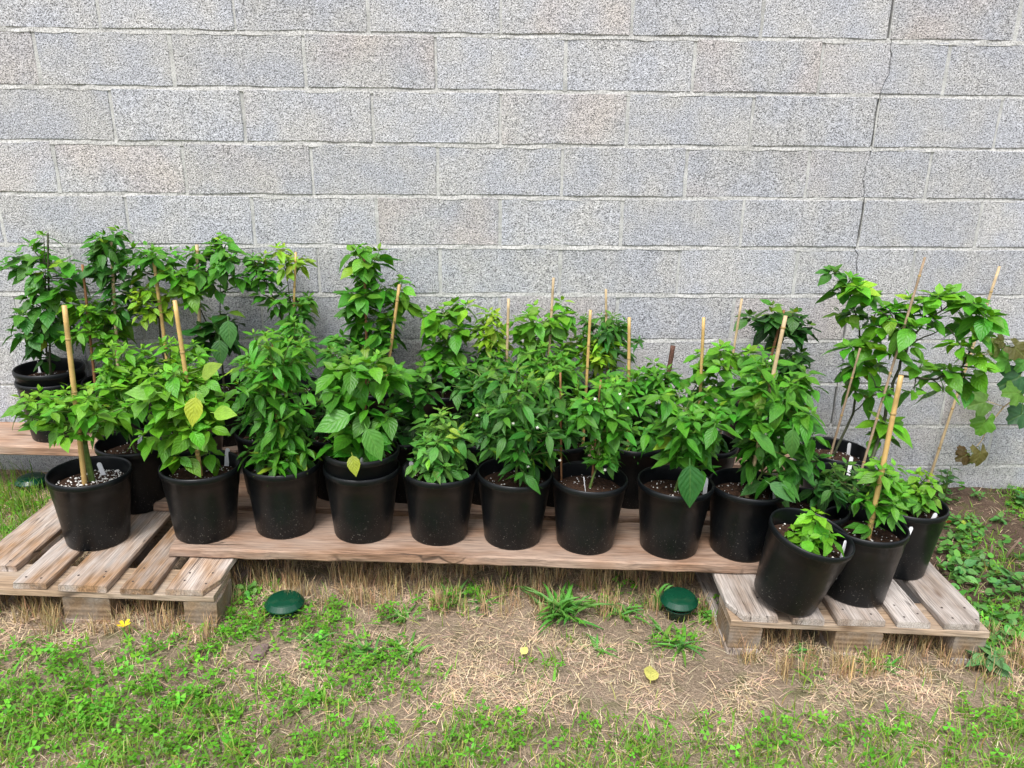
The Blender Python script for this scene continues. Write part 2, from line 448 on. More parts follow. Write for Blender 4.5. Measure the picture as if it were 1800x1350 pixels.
# ------------------------------------------------------------------ boards, pallets and planks
def board(L, W, T, seed, mat, nxs=12, ch=.003, jit=.0012, wav=0., cut=None, ragged=0.):
    """length along X from 0, width along Y centred, thickness Z from 0"""
    r = random.Random(seed); v, f = [], []
    for i in range(nxs + 1):
        t = i / nxs; x = L * t
        wa = W / 2 + wav * (math.sin(t * 9 + seed) * .5 + r.uniform(-.5, .5)); wb = W / 2 + wav * (math.sin(t * 7 + seed * 2) * .5 + r.uniform(-.5, .5))
        if cut and i == 0: wa -= cut[0]; wb -= cut[1]
        j = lambda: r.uniform(-jit, jit)
        ring = [(-wa + ch, 0), (wb - ch, 0), (wb, ch), (wb, T - ch), (wb - ch, T), (-wa + ch, T), (-wa, T - ch), (-wa, ch)]
        for q, (y, z) in enumerate(ring):
            rag = r.uniform(0, ragged) * (1 if i == 0 else -1) if i in (0, nxs) else 0
            v.append((x + rag, y + j(), z + j() * .7))
    if cut: 
        pass
    for i in range(nxs):
        for k in range(8):
            a, b = i * 8 + k, i * 8 + (k + 1) % 8
            f.append((a, a + 8, b + 8, b))
    f.append(tuple(range(8))); f.append(tuple(range(nxs * 8, nxs * 8 + 8))[::-1])
    return mesh('board', v, f, mat)

def pallet(label, loc, rotz, mats, seed, length=1.2, short=None):
    p = empty('wooden_pallet', loc, (0, 0.035, rotz))
    props(p, label, 'pallet', 'pallets under the potted plants')
    r = random.Random(seed); R90 = math.pi / 2
    for i, (x, wd) in enumerate(((.0725, .145), (.2365, .1), (.4, .145), (.5635, .1), (.7275, .145))):
        y0 = r.uniform(-.006, .006) + (short[i] if short else 0)
        cut = (0, .035) if i == 0 else (.035, 0) if i == 4 else None
        b = ob('deck_board', board(length - y0 - .004, wd, .022, seed + i, mats[0], 16, .0035, .0013, .003, cut, .004), p, (x, y0, .122), (0, 0, R90))
        for yy in (.045, .10):
            for q in range(2):
                if r.random() < .35: continue
                xq = x + (-.25 + .5 * q) * wd + r.uniform(-.006, .006)
                v, f = lathe([(.0036, 0), (.0036, .0012), (0.0005, .0016)], 8)
                nx_ = yy + r.uniform(-.015, .015)
                ob('nail', mesh('nail', v, f, M_NAIL), b, (nx_ - y0 if nx_ > y0 + .01 else .03, -(xq - x), .0217))
    for i, y in enumerate((.0, (length - .145) / 2, length - .145)):
        ob('crossboard', board(.8, .145, .022, seed + 20 + i, mats[1], 10, .003, .0015, .003, None, .003), p, (0, y + .0725 + .003, .1), (0, 0, 0))
        for k, x in enumerate((.0, .3275, .7)):
            bw = .145 if k == 1 else .1
            bm_ = board(.138, bw, .0775, seed + 40 + i * 3 + k, M_PBLOCK, 4, .004, .0014, .002)
            ob('pallet_block', bm_, p, (x + bw / 2 + r.uniform(-.004, .004), y + .006, .022), (0, 0, R90))
    for k, (x, bw) in enumerate(((.05, .1), (.4, .145), (.75, .1))):
        ob('bottom_board', board(length, bw, .022, seed + 60 + k, mats[0], 8, .003, .001), p, (x, .0, -.0005), (0, 0, R90))
    return p
def rotxy(o, a, x, y): return (o[0] + math.cos(a) * x - math.sin(a) * y, o[1] + math.sin(a) * x + math.cos(a) * y)
LP_R = -.03
lfr = on(372, 1038, .144)
lo_ = rotxy((lfr[0], lfr[1]), LP_R, -.8, 0)
pallet('weathered wooden pallet under the pot with the perlite-covered soil', (lo_[0], lo_[1], float(slope(lo_[0])) - .002), LP_R, (M_PAL_L, M_PALX), 100, 1.14, (.10, 0, 0, 0, 0))
RP_R = -.045
rfl = on(1284, 1080, .144)
pallet('grey cracked wooden pallet under the leaning pot with a tiny seedling', (rfl[0], rfl[1], float(slope(rfl[0])) - .002), RP_R, (M_PAL_R, M_PALX), 300, 1.17)

def plank(label, A, B, W, T, seed, wav=.006):
    A, B = Vector(A), Vector(B)                  # bottom front-edge ends
    d = B - A; L = d.length
    me = board(L, W, T, seed, M_PLANK, 40, .006, .0016, wav, None, .012)
    o = ob('plank', me, None, A)
    rz = math.atan2(d.y, d.x); ry = -math.asin(d.z / L)
    o.rotation_euler = (0, ry, rz)
    o.location = A + Vector((-math.sin(rz), math.cos(rz), 0)) * W / 2
    return props(o, label, 'plank', 'long planks carrying the pots')
def ztop(x, extra=0.): return float(slope(x)) + .144 + extra
PT = .036
pA, pB = on(292, 962, .18), on(1340, 994, .18)
plank('long reddish brown plank bridging both pallets under the first row of pots', (pA[0], pA[1], ztop(pA[0])), (pB[0] + .12, pB[1], ztop(pB[0] + .12)), .27, PT, 7)
plank('brown plank under the middle row of pots', (-1.26, -.625, ztop(-1.26)), (1.02, -.655, ztop(1.02)), .27, PT, 21)
P3Z = lambda x: .318 - .03 * (x + 2)
plank('brown plank raised beside the block wall under the last row of pots', (-2.25, -.285, P3Z(-2.25)), (1.30, -.30, P3Z(1.30)), .26, .042, 33)
for x_ in (-1.5, .95):
    hh_ = P3Z(x_) - ztop(x_) + .001
    me = board(.24, .12, hh_, int(60 + x_ * 10), M_PBLOCK, 4, .004, .0015)
    o = ob('wooden_support', me, None, (x_, -.28, ztop(x_) - .001), (0, .03, math.pi / 2))
    props(o, 'squared wooden offcut propping up the plank ' + ('over the weathered pallet' if x_ < 0 else 'over the grey cracked pallet'), 'wood block')

# ------------------------------------------------------------------ pots
PR, PB, PH = .128, .097, .25
prof = [(.0, .002), (PB - .006, .0), (PB - .001, .002), (PB + .001, .008), (.1095, .11), (.1165, .168), (.1178, .1705), (.1235, .2265), (.1265, .2275), (.128, .2315), (.1285, .239), (.1275, .2465), (.125, .2495), (.1222, .2485),
        (.1208, .244), (.1195, .236), (.1150, .185), (.112, .15)]
v, f = lathe(prof, 56)
ME_POT = mesh('pot', v, f, M_POT, True)
def soil_mesh(seed, n=24):
    r = random.Random(seed); v, f = [], []
    R_ = [0, .02, .045, .07, .095, .1165]
    v.append((0, 0, .006))
    for q in R_[1:]:
        for k in range(n):
            a = 2 * math.pi * k / n; rr = q + (r.uniform(-.004, .004) if q < .11 else 0)
            v.append((rr * math.cos(a), rr * math.sin(a), (.005 * (1 - q / .12) + r.uniform(-.003, .003)) if q < .11 else -.004))
    for k in range(n): f.append((0, 1 + k, 1 + (k + 1) % n))
    for i in range(len(R_) - 2):
        for k in range(n):
            a, b = 1 + i * n + k, 1 + i * n + (k + 1) % n
            f.append((a, a + n, b + n, b))
    return mesh('soil', v, f, M_SOIL, True)
def perlite_mesh(seed, count, lump=False):
    r = random.Random(seed); parts = []
    for _ in range(count):
        a, q = r.uniform(0, 6.28), .112 * math.sqrt(r.random())
        s = r.choice((.0011, .0015, .0018, .0023, .0030)) * r.uniform(.8, 1.3)
        c = Vector((q * math.cos(a), q * math.sin(a), .0055 * (1 - q / .12) + s * .3))
        if lump and (c.x < -.02 or c.y < -.02) and r.random() < .6: continue
        if lump: s *= 1.45
        ax = [Vector(d) * s * r.uniform(.7, 1.3) for d in ((1, 0, 0), (-1, 0, 0), (0, 1, 0), (0, -1, 0), (0, 0, 1), (0, 0, -1))]
        vv = [c + x for x in ax]
        parts.append((vv, [(0, 2, 4), (2, 1, 4), (1, 3, 4), (3, 0, 4), (2, 0, 5), (1, 2, 5), (3, 1, 5), (0, 3, 5)]))
    v, f = join(parts); return mesh('perlite', v, f, M_PERL)
SOILS = [soil_mesh(i) for i in range(3)]
PERL = [perlite_mesh(10 + i, 75) for i in range(3)]
PERL_MANY = perlite_mesh(44, 420, True)
POTS = {}
def pot(key, c, z, label, soil=True, many=False, tilt=(0, 0), group='black pots holding pepper plants', soilz=.203):
    tilt = (tilt[0], tilt[1] + .03)
    p = empty('plant_pot', (c[0], c[1], z), (tilt[0], tilt[1], 0))
    props(p, label, 'pot', group)
    ob('pot_body', ME_POT, p, (0, 0, 0), (0, 0, random.uniform(0, 6)))
    info = dict(c=Vector((c[0], c[1], z)), tilt=Euler((tilt[0], tilt[1], 0)).to_matrix(), soilz=soilz)
    if soil:
        s = ob('soil', random.choice(SOILS), p, (0, 0, soilz - .002), (0, 0, random.uniform(0, 6)))
        pe = ob('perlite', PERL_MANY if many else random.choice(PERL), s, (0, 0, .0), (0, 0, 0 if many else random.uniform(0, 6)))
        if many: s.rotation_euler = (0, 0, 0)
        props(pe, kind='stuff')
    POTS[key] = info
    return info
def soilpt(key, dx=0., dy=0.):
    i = POTS[key]; return i['c'] + i['tilt'] @ Vector((dx, dy, i['soilz']))

# ------------------------------------------------------------------ leaves
def leaf_mesh(wr, curl, fold, wave, seed):
    r = random.Random(seed)
    us = [0, .1, .26, .45, .65, .84, 1.]
    hs_ = [.05, .62, .96, 1., .74, .34, .015]
    vs = [-1, -.5, 0, .5, 1]
    v, f, uv = [], [], []
    ph = r.uniform(0, 6)
    side = r.uniform(-.08, .08)
    for u, h in zip(us, hs_):
        for q in vs:
            hw = wr * .5 * h
            z = -curl * (u ** 1.7) + fold * abs(q) * hw - fold * .35 * q * q * hw + wave * math.sin(u * 10 + ph + (1.7 if q > 0 else 0)) * abs(q) * h
            x = u * (1 - .18 * curl * u) + .16
            v.append((x, q * hw + side * u * u, z)); uv.append((u, q * .5 + .5))
    for i in range(6):
        for k in range(4):
            a = i * 5 + k; f.append((a, a + 5, a + 6, a + 1))
    n0 = len(v)
    v += [(0, -.012, .012), (0, .012, .012), (.17, -.016, .002), (.17, .016, .002)]; uv += [(0, .5)] * 4
    f.append((n0, n0 + 2, n0 + 3, n0 + 1))
    me = mesh('leaf', v, f, M_LEAF, True)
    ul = me.uv_layers.new(name='UVMap')
    for l in me.loops: ul.data[l.index].uv = uv[l.vertex_index]
    return me
LEAF = {
    'broad': [leaf_mesh(.60, c, .28, w_, 10 + i) for i, (c, w_) in enumerate(((.08, .02), (.22, .03), (.38, .025), (.16, .035), (.5, .02), (.02, .03)))],
    'mid': [leaf_mesh(.46, c, .3, w_, 30 + i) for i, (c, w_) in enumerate(((.08, .02), (.22, .025), (.38, .025), (.16, .03), (.5, .02), (.02, .025)))],
    'narrow': [leaf_mesh(.36, c, .32, w_, 50 + i) for i, (c, w_) in enumerate(((.08, .015), (.24, .02), (.4, .018), (.16, .022), (.5, .015), (.02, .02)))],
    'crinkle': [leaf_mesh(.55, c, .2, w_, 70 + i) for i, (c, w_) in enumerate(((.2, .05), (.4, .055), (.6, .05), (.3, .06)))],
}
AREA = {'broad': .60 * .62, 'mid': .46 * .62, 'narrow': .36 * .62, 'crinkle': .36}
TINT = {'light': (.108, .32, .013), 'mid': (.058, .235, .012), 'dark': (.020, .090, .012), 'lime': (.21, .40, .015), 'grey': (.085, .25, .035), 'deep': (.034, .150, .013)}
def flower_mesh():
    v, f = [(0, 0, .002)], []
    for k in range(5):
        a = k * 2 * math.pi / 5
        for da, rr, z in ((-.45, .0035, 0), (0, .006, -.002), (.45, .0035, 0)):
            v.append((rr * math.cos(a + da), rr * math.sin(a + da), z))
        i = 1 + k * 3; f += [(0, i, i + 1), (0, i + 1, i + 2)]
    v += [(x, y, z - .002) for x, y, z in v[:16]]
    f += [tuple(i + 16 for i in q[::-1]) for q in f]
    return mesh('flower', v, f, M_FLOWER)
ME_FLOWER = flower_mesh()
LEAFCOUNT = 0
def add_leaf(par, org, P, d, L, kind, tint, rnd, roll=.35, wall_y=None, var_=.12):
    global LEAFCOUNT
    d = Vector(d).normalized(); P = Vector(P)
    if wall_y is not None and (P + d * L * 1.15).y > wall_y:
        if P.y > wall_y - L * .3: d.y = -abs(d.y)
        else: d.y *= .2
        d.normalize()
    up = Vector((rnd.gauss(0, roll), rnd.gauss(0, roll) - .12, 1)).normalized()
    y = up.cross(d)
    if y.length < .05: y = Vector((1, 0, 0))
    y.normalize(); z = d.cross(y)
    s = L / 1.16
    M = Matrix(((d.x * s, y.x * s, z.x * s, 0), (d.y * s, y.y * s, z.y * s, 0), (d.z * s, y.z * s, z.z * s, 0), (0, 0, 0, 1)))
    M.translation = P - org
    o = bpy.data.objects.new('leaf', rnd.choice(LEAF[kind])); COL.objects.link(o)
    o.parent = par; o.matrix_basis = M
    if var_ > .1 and rnd.random() < .03: tint = mixt(tint, (.30, .46, .03), rnd.uniform(.3, .7))
    t = [max(.004, c * (1 + rnd.uniform(-var_, var_) * k)) for c, k in zip(tint, (2.2, 1.2, 1))]
    o.color = (*t, 1); LEAFCOUNT += 1
    return o
def merge_small(par, limit=290):
    """past the limit the smallest, most hidden leaves of a plant become one joined part"""
    kids = [o for o in par.children if o.name.split('.')[0] == 'leaf']
    if len(kids) <= limit: return
    kids.sort(key=lambda o: -(o.matrix_basis.col[0].length - .25 * o.matrix_basis.translation.y + (1 if 'label' in o.keys() else 0)))
    rest = kids[limit:]; V, F, U, C = [], [], [], []
    for o in rest:
        n0 = len(V); me = o.data; M = o.matrix_basis
        V += [M @ q.co for q in me.vertices]; C += [tuple(o.color)] * len(me.vertices)
        F += [tuple(n0 + i for i in p.vertices) for p in me.polygons]
        U += [tuple(d.uv) for d in me.uv_layers[0].data]
    me = mesh('small_leaves', V, F, M_LEAFA, True); ul = me.uv_layers.new(name='UVMap')
    ul.data.foreach_set('uv', [c for q in U for c in q])
    at = me.attributes.new('tint', 'FLOAT_COLOR', 'POINT'); at.data.foreach_set('color', [c for q in C for c in q])
    bpy.data.batch_remove(rest)
    props(ob('small_leaves', me, par), kind='stuff')
def mixt(a, b, t): return tuple(x * (1 - t) + y * t for x, y in zip(a, b))

def plant(key, label, ell, kind, L, tint, depth, seed, trunk=None, stem_r=.0045, dark=False, dens=1., wall=False, droop=0., flowers=0, tops=None, group='potted pepper plants', dryt=0.):
    """ell: list of (cx,cy,rx,ry[,tint]) in photo pixels at wall distance `depth`; foliage clumps round branch tips"""
    r = random.Random(seed)
    base = soilpt(key, *(trunk or (0, 0)))
    par = empty('pepper_plant', base); props(par, label, 'plant', group)
    wy = -.012 if wall else None
    E = []
    for e in [(q[0], q[1], q[2] * 1.14, q[3] * 1.07, *q[4:]) for q in ell]:
        c = aty(e[0], e[1], depth); s = mpp(c)
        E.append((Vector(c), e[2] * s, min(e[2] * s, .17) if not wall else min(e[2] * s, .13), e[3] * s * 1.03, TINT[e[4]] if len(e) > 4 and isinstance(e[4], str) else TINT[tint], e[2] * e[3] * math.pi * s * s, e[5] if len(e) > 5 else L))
    low = min(E, key=lambda e: e[0].z); top = max(E, key=lambda e: e[0].z)
    fork = Vector((base.x * .55 + low[0].x * .45, base.y * .7 + low[0].y * .3, base.z + max(.03, (low[0].z - base.z) * .55)))
    parts = []
    tr = bez(base - Vector((0, 0, .02)), base.lerp(fork, .5) + Vector((r.uniform(-.01, .01), r.uniform(-.01, .01), 0)), fork, 6)
    parts.append(tube(tr, [stem_r * (1.25 - .1 * i) for i in range(6)], 7))
    crown = Vector((top[0].x, top[0].y, top[0].z + top[3] * .1))
    leaders = [bez(fork, fork.lerp(crown, .5) + Vector((r.uniform(-.02, .02), r.uniform(-.02, .02), 0)), crown, 7)]
    parts.append(tube(leaders[0], [stem_r * (.85 - .1 * i) for i in range(7)], 6))
    for c, rx, ry, rz, tn, area, LL in E:
        if (c - low[0]).length > .01 and (c - top[0]).length > .01:
            ln = bez(fork, fork.lerp(c, .55) + Vector((0, 0, .03)), c, 6); leaders.append(ln)
            parts.append(tube(ln, [stem_r * (.8 - .09 * i) for i in range(6)], 6))
    spine = [p for ln in leaders for p in ln] + tr[2:]
    made = 0
    for c, rx, ry, rz, tn, area, LL in E:
        LL *= .88
        nl = (dens * .75 + .30) * 4.9 * area / (AREA[kind] * LL * LL * .62)
        nt_ = max(4, int(nl / 9.5)); tips = []
        for _ in range(nt_ * 14):
            if len(tips) >= nt_: break
            d = Vector((r.gauss(0, 1), r.gauss(0, 1) - .25, r.gauss(.18, 1))).normalized()
            q = r.random() ** .38 * (1.18 if r.random() < .2 else 1)
            p = c + Vector((d.x * (rx - LL * .45) * q, d.y * max(.02, ry - LL * .4) * q, d.z * max(.015, (rz - LL * .25)) * q))
            if wall: p.y = min(p.y, -.05)
            if all((p - t).length > .55 * min(.9 * LL, (4 * rx * ry * rz / nt_) ** .333 * .9) for t in tips): tips.append(p)
        for p in tips:
            cand = [s for s in spine if s.z < p.z + .01] or spine
            st = min(cand, key=lambda s: (s - p).length + .35 * abs(s.z - (p.z - .05)))
            midp = st.lerp(p, .55) + Vector((0, 0, -.01 + .02 * r.random()))
            br = bez(st, midp, p, 5)
            parts.append(tube(br, [.0028, .0025, .0022, .0018, .0014], 5, False))
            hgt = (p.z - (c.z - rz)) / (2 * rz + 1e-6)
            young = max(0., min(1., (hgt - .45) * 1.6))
            out = Vector((p.x - c.x, p.y - c.y, 0)); oa = math.atan2(out.y, out.x) if out.length > .01 else r.uniform(0, 6.28)
            az = r.uniform(0, 6.28); n = r.randint(6, 8)
            for k in range(n):
                az += 2.4 + r.uniform(-.35, .35); t = k / (n - 1)
                el = math.radians(62 - 78 * t + r.uniform(-14, 14) - droop * 16 - (1 - young) * 12)
                sz = LL * (.30 + .62 * t) * r.uniform(.75, 1.2)
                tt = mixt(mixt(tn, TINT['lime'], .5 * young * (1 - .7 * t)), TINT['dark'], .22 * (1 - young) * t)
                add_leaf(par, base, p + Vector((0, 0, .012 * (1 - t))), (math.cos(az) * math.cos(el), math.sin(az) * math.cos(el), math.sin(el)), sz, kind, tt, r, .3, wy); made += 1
            for k in range(3):
                t = .45 + .18 * k + r.uniform(-.06, .06); q = br[int(t * 4)].lerp(br[min(4, int(t * 4) + 1)], (t * 4) % 1)
                a2 = oa + r.choice((-1, 1)) * r.uniform(.3, 1.5); el = math.radians(r.uniform(-48, 14) - droop * 18)
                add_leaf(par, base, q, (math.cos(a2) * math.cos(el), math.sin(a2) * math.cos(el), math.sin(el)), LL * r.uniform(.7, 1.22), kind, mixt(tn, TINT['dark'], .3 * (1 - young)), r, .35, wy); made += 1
            if flowers and r.random() < flowers:
                fo = ob('flower', ME_FLOWER, par, p - base + Vector((r.uniform(-.03, .03), -.035, r.uniform(-.03, .0))), (r.uniform(1.2, 2.2), r.uniform(-.4, .4), 0))
    v, f = join(parts)
    ob('stem', mesh('stem', [Vector(q) - base for q in v], f, M_STEMD if dark else M_STEM, True), par)
    return par, base, r

# ------------------------------------------------------------------ where the pots stand
def front_pt(px, py, h): P = on(px, py, h); return (float(P[0]), float(P[1]) + PB), float(P[2])
def mid_pt(px, Y, zf):   # centre column of a pot whose rim is seen round photo column px, at wall distance Y
    x = float(aty(px, 740, Y)[0]); return (x, Y), zf(x)
FRONT = {'f2': (345, 958), 'f3': (490, 949), 'f4': (631, 957), 'f5': (769, 961), 'f6': (902, 968), 'f7': (1034, 977), 'f8': (1186, 985), 'f9': (1314, 990)}
SHORT = {
 'f1': 'umbrella-shaped plant on a bare thick stem', 'f2': 'bushy plant with yellowing leaves', 'f3': 'tall narrow-leaved plant beside the yellowing one',
 'f4': 'plant with the broadest glossy leaves', 'f5': 'low compact bush', 'f6': 'dark narrow-leaved bush', 'f7': 'bare-stemmed plant with white flowers', 'f8': 'plant whose single huge leaf hangs over the rim',
 'f9': 'large bush tied to a slanting bamboo stake', 'f10': 'tiny crinkled seedling', 'f11': 'small plant tied to a shiny bamboo stake', 'f12': 'small bright bush at the pallet corner'}
LAB = {}
for k, (px, py) in FRONT.items():
    c, z = front_pt(px, py, .144 + PT)
    if k == 'f4':
        pot('f4o', c, z - .001, 'black plastic pot with another pot nested inside, on reddish plank', soil=False, group='outer pots of nested pairs')
        pot(k, c, z + .062, 'black pot nested in another, with the broadest glossy leaves')
    else: pot(k, c, z - .001, 'black plastic pot holding the ' + SHORT[k])
c, z = front_pt(149, 970, .144); pot('f1', c, z - .001, 'black pot of dark soil thickly speckled with white perlite', many=True)
c, z = front_pt(1391, 1088, .144); pot('f10', (c[0] + .012, c[1]), z + .018, 'black leaning pot holding the tiny crinkled seedling', tilt=(.12, .16), soilz=.198)
c, z = front_pt(1522, 1069, .144); pot('f11', c, z - .001, 'black plastic pot holding the ' + SHORT['f11'])
c, z = front_pt(1606, 1021, .144); pot('f12', (c[0] - .02, c[1]), z - .001, 'black plastic pot holding the ' + SHORT['f12'])
c, z = front_pt(228, 905, .144); pot('m1', (c[0] + .0, c[1]), z - .001, 'black pot of soil standing between umbrella-shaped plant and last plank')
z2 = lambda x: ztop(x) + PT - .001
z3 = lambda x: P3Z(x) + .042 - .001
MID = {'m2': (325, 'bright plant behind the yellowing bush'), 'm3': (470, 'plant behind the tall narrow-leaved one'), 'm4': (590, 'hidden plant behind the nested pots'), 'm5': (708, 'broad-leaved plant behind the low compact bush'),
       'm6': (852, 'dark plant behind the gap between compact bush and dark bush'), 'm7': (978, 'plant behind the dark narrow-leaved bush'), 'm8': (1112, 'plant behind the bare-stemmed flowering one'), 'm9': (1238, 'bright big-leaved plant on a straight bamboo stake')}
for k, (px, d) in MID.items():
    c, z = mid_pt(px, -.492, z2); pot(k, c, z, 'black plastic pot holding the ' + d)
BACK = {'b1': 92, 'b2': 205, 'b3': 300, 'b4': 392, 'b5': 508, 'b6': 645, 'b7': 775, 'b8': 885, 'b9': 990, 'b10': 1095, 'b11': 1392}
BD = {'b1': 'tall dark-stemmed plant at the end of the wall plank', 'b2': 'two-tone plant beside the dark-stemmed one', 'b3': 'thin plant with lime green tips by the wall', 'b4': 'big-leaved plant hanging dark leaves against the wall',
      'b5': 'sparse plant with yellow-green top by the wall', 'b6': 'tallest broad-leaved plant with two stakes', 'b7': 'plant with wide pale leaves against the wall', 'b8': 'plant with small budding top on a pale stake', 'b9': 'rounded bright plant on a slanting wall-side stake',
      'b10': 'thin dark plant with a whitened stake', 'b11': 'dark green plant by the crack in the wall'}
for k, px in BACK.items():
    x = float(aty(px, 690, -.155)[0]) if k != 'b11' else 1.12
    c = (x, -.158)
    if k == 'b1':
        pot('b1o', c, z3(x), 'black outer pot of nested pair on the wall plank', soil=False, group='outer pots of nested pairs')
        pot(k, c, z3(x) + .046, 'black pot nested in another at the end of wall plank')
    else: pot(k, c, z3(x), 'black plastic pot holding the ' + BD[k])
x_, y_ = 1.365, -.44
pot('b12', (x_, y_), float(slope(x_)) + .143, 'black pot of the slim double-staked plant by the cracked wall')
x_, y_ = 1.315, -.695
pot('b13', (x_, y_), float(slope(x_)) + .143, 'black pot of the dark-branched plant that spreads widely sideways')
pot('m10', (1.06, -.93), float(slope(1.06)) + .143, 'black pot holding the small dark plant between large bush and seedling')

# ------------------------------------------------------------------ the plants
PL = {}
def grow(key, label, *a, **k): PL[key] = plant(key, label, *a, **k)
yF = lambda k: POTS[k]['c'].y
grow('f1', 'umbrella-shaped pepper plant on a bare thick stem in perlite-speckled pot', [(138, 722, 104, 44)], 'mid', .088, 'light', yF('f1'), 1, stem_r=.009, dens=1.0, trunk=(.0, .01))
grow('f2', 'bushy pepper plant with yellowing leaves and a bamboo stake', [(325, 728, 88, 92, 'light'), (325, 662, 68, 36, 'light')], 'broad', .098, 'light', yF('f2'), 2, dens=.95, droop=.35)
grow('f3', 'tall narrow-leaved pepper plant beside the yellowing one, with reddish stick', [(490, 680, 76, 110), (495, 785, 66, 48)], 'narrow', .095, 'mid', yF('f3'), 3, dens=.85, droop=.35)
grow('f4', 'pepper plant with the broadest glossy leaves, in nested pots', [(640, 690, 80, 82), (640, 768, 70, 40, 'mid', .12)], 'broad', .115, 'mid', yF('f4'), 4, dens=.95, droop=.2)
grow('f5', 'low compact bush of pointed pepper leaves in the middle of reddish plank', [(774, 788, 64, 66)], 'mid', .078, 'grey', yF('f5'), 5, dens=1.1, droop=.35)
grow('f6', 'dark narrow-leaved pepper bush beside the low compact bush', [(915, 745, 84, 98)], 'narrow', .095, 'deep', yF('f6'), 6, dens=.95, droop=.45, flowers=.12)
grow('f7', 'pepper plant with white flowers above a bare lower stem', [(1055, 728, 74, 62), (1062, 800, 34, 30, 'mid', .06)], 'mid', .085, 'mid', yF('f7'), 7, dens=.8, droop=.2, flowers=.25)
grow('f8', 'pepper plant with a single huge leaf hanging over its pot rim', [(1205, 728, 84, 58), (1222, 790, 60, 34)], 'mid', .105, 'mid', yF('f8'), 8, dens=.95, droop=.35)
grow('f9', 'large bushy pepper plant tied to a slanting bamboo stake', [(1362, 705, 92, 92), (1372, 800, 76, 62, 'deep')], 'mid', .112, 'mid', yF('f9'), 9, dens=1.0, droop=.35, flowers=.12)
grow('f10', 'tiny crinkled pepper seedling in the leaning pot', [(1434, 930, 54, 34)], 'crinkle', .10, 'light', yF('f10'), 10, dens=.9, stem_r=.003)
grow('f11', 'small pepper plant tied to a shiny bamboo stake on the grey pallet', [(1545, 888, 52, 44), (1548, 832, 42, 24, 'light')], 'mid', .08, 'mid', yF('f11'), 11, dens=.75, stem_r=.0035)
grow('f12', 'small bright pepper bush at the corner of the grey pallet', [(1602, 868, 46, 40)], 'crinkle', .07, 'light', yF('f12'), 12, dens=1.1, stem_r=.0035)
grow('m10', 'small dark pepper plant between the large bush and the seedling', [(1478, 852, 66, 32)], 'mid', .09, 'dark', -.93, 13, dens=1.0, stem_r=.0035)
grow('m1', 'slender pepper plant behind the umbrella-shaped one', [(208, 668, 66, 62, 'light'), (205, 722, 50, 26, 'mid')], 'mid', .078, 'light', yF('m1'), 14, dens=.85, trunk=(.02, -.02), stem_r=.0035)
ym = -.492
grow('m2', 'bright pepper plant behind the yellowing bush', [(300, 640, 72, 44, 'light')], 'mid', .085, 'light', ym, 15, dens=.9)
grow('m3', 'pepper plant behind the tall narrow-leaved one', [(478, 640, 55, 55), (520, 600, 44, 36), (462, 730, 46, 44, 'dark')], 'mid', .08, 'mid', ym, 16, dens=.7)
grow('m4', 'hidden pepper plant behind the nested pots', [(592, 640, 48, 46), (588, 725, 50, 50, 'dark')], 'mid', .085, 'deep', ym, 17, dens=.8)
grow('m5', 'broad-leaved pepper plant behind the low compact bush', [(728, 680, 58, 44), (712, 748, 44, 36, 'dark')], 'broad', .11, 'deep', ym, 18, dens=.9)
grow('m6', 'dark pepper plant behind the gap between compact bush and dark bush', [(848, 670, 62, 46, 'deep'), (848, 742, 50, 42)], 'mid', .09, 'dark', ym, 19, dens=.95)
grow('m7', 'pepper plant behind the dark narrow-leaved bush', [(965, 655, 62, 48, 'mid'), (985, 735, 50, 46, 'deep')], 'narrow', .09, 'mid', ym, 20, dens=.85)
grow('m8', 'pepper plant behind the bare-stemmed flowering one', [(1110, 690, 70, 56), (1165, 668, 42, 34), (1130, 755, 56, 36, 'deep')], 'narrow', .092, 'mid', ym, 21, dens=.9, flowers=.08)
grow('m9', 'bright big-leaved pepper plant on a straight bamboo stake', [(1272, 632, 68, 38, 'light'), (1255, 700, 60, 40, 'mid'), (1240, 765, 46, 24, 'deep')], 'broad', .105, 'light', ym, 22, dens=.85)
yb = -.165
grow('b1', 'tall dark-stemmed pepper plant at the end of the wall plank', [(80, 470, 72, 62, 'mid'), (75, 580, 66, 70, 'deep')], 'broad', .105, 'mid', yb, 23, dens=.52, dark=True, wall=True, stem_r=.005)
grow('b2', 'two-tone pepper plant beside the dark-stemmed one', [(160, 565, 72, 60, 'light'), (203, 480, 48, 78, 'deep'), (190, 418, 42, 18, 'mid')], 'mid', .088, 'light', yb, 24, dens=.6, wall=True)
grow('b3', 'thin pepper plant with lime green tips beside the wall', [(268, 462, 50, 40, 'mid'), (262, 535, 46, 40, 'lime')], 'mid', .085, 'mid', yb, 25, dens=.6, wall=True, dark=True)
grow('b4', 'pepper plant hanging large dark leaves against the wall', [(390, 462, 68, 56, 'mid'), (325, 490, 44, 46, 'light'), (385, 575, 48, 56, 'dark', .12)], 'broad', .09, 'mid', yb, 26, dens=.62, wall=True, dark=True, droop=.3)
grow('b5', 'sparse pepper plant with yellow-green top beside the wall', [(500, 455, 42, 28, 'lime'), (462, 480, 36, 44, 'mid'), (518, 545, 46, 55, 'mid')], 'mid', .082, 'mid', yb, 27, dens=.5, wall=True, dark=True)
grow('b6', 'tallest broad-leaved pepper plant, held by two stakes', [(638, 500, 60, 70, 'mid'), (650, 590, 76, 62, 'mid'), (700, 520, 32, 36, 'light')], 'broad', .11, 'mid', yb, 28, dens=.75, wall=True, droop=.3)
grow('b7', 'pepper plant with wide pale leaves against the wall', [(780, 560, 62, 40, 'light'), (782, 630, 62, 46, 'mid')], 'broad', .115, 'mid', yb, 29, dens=.75, wall=True)
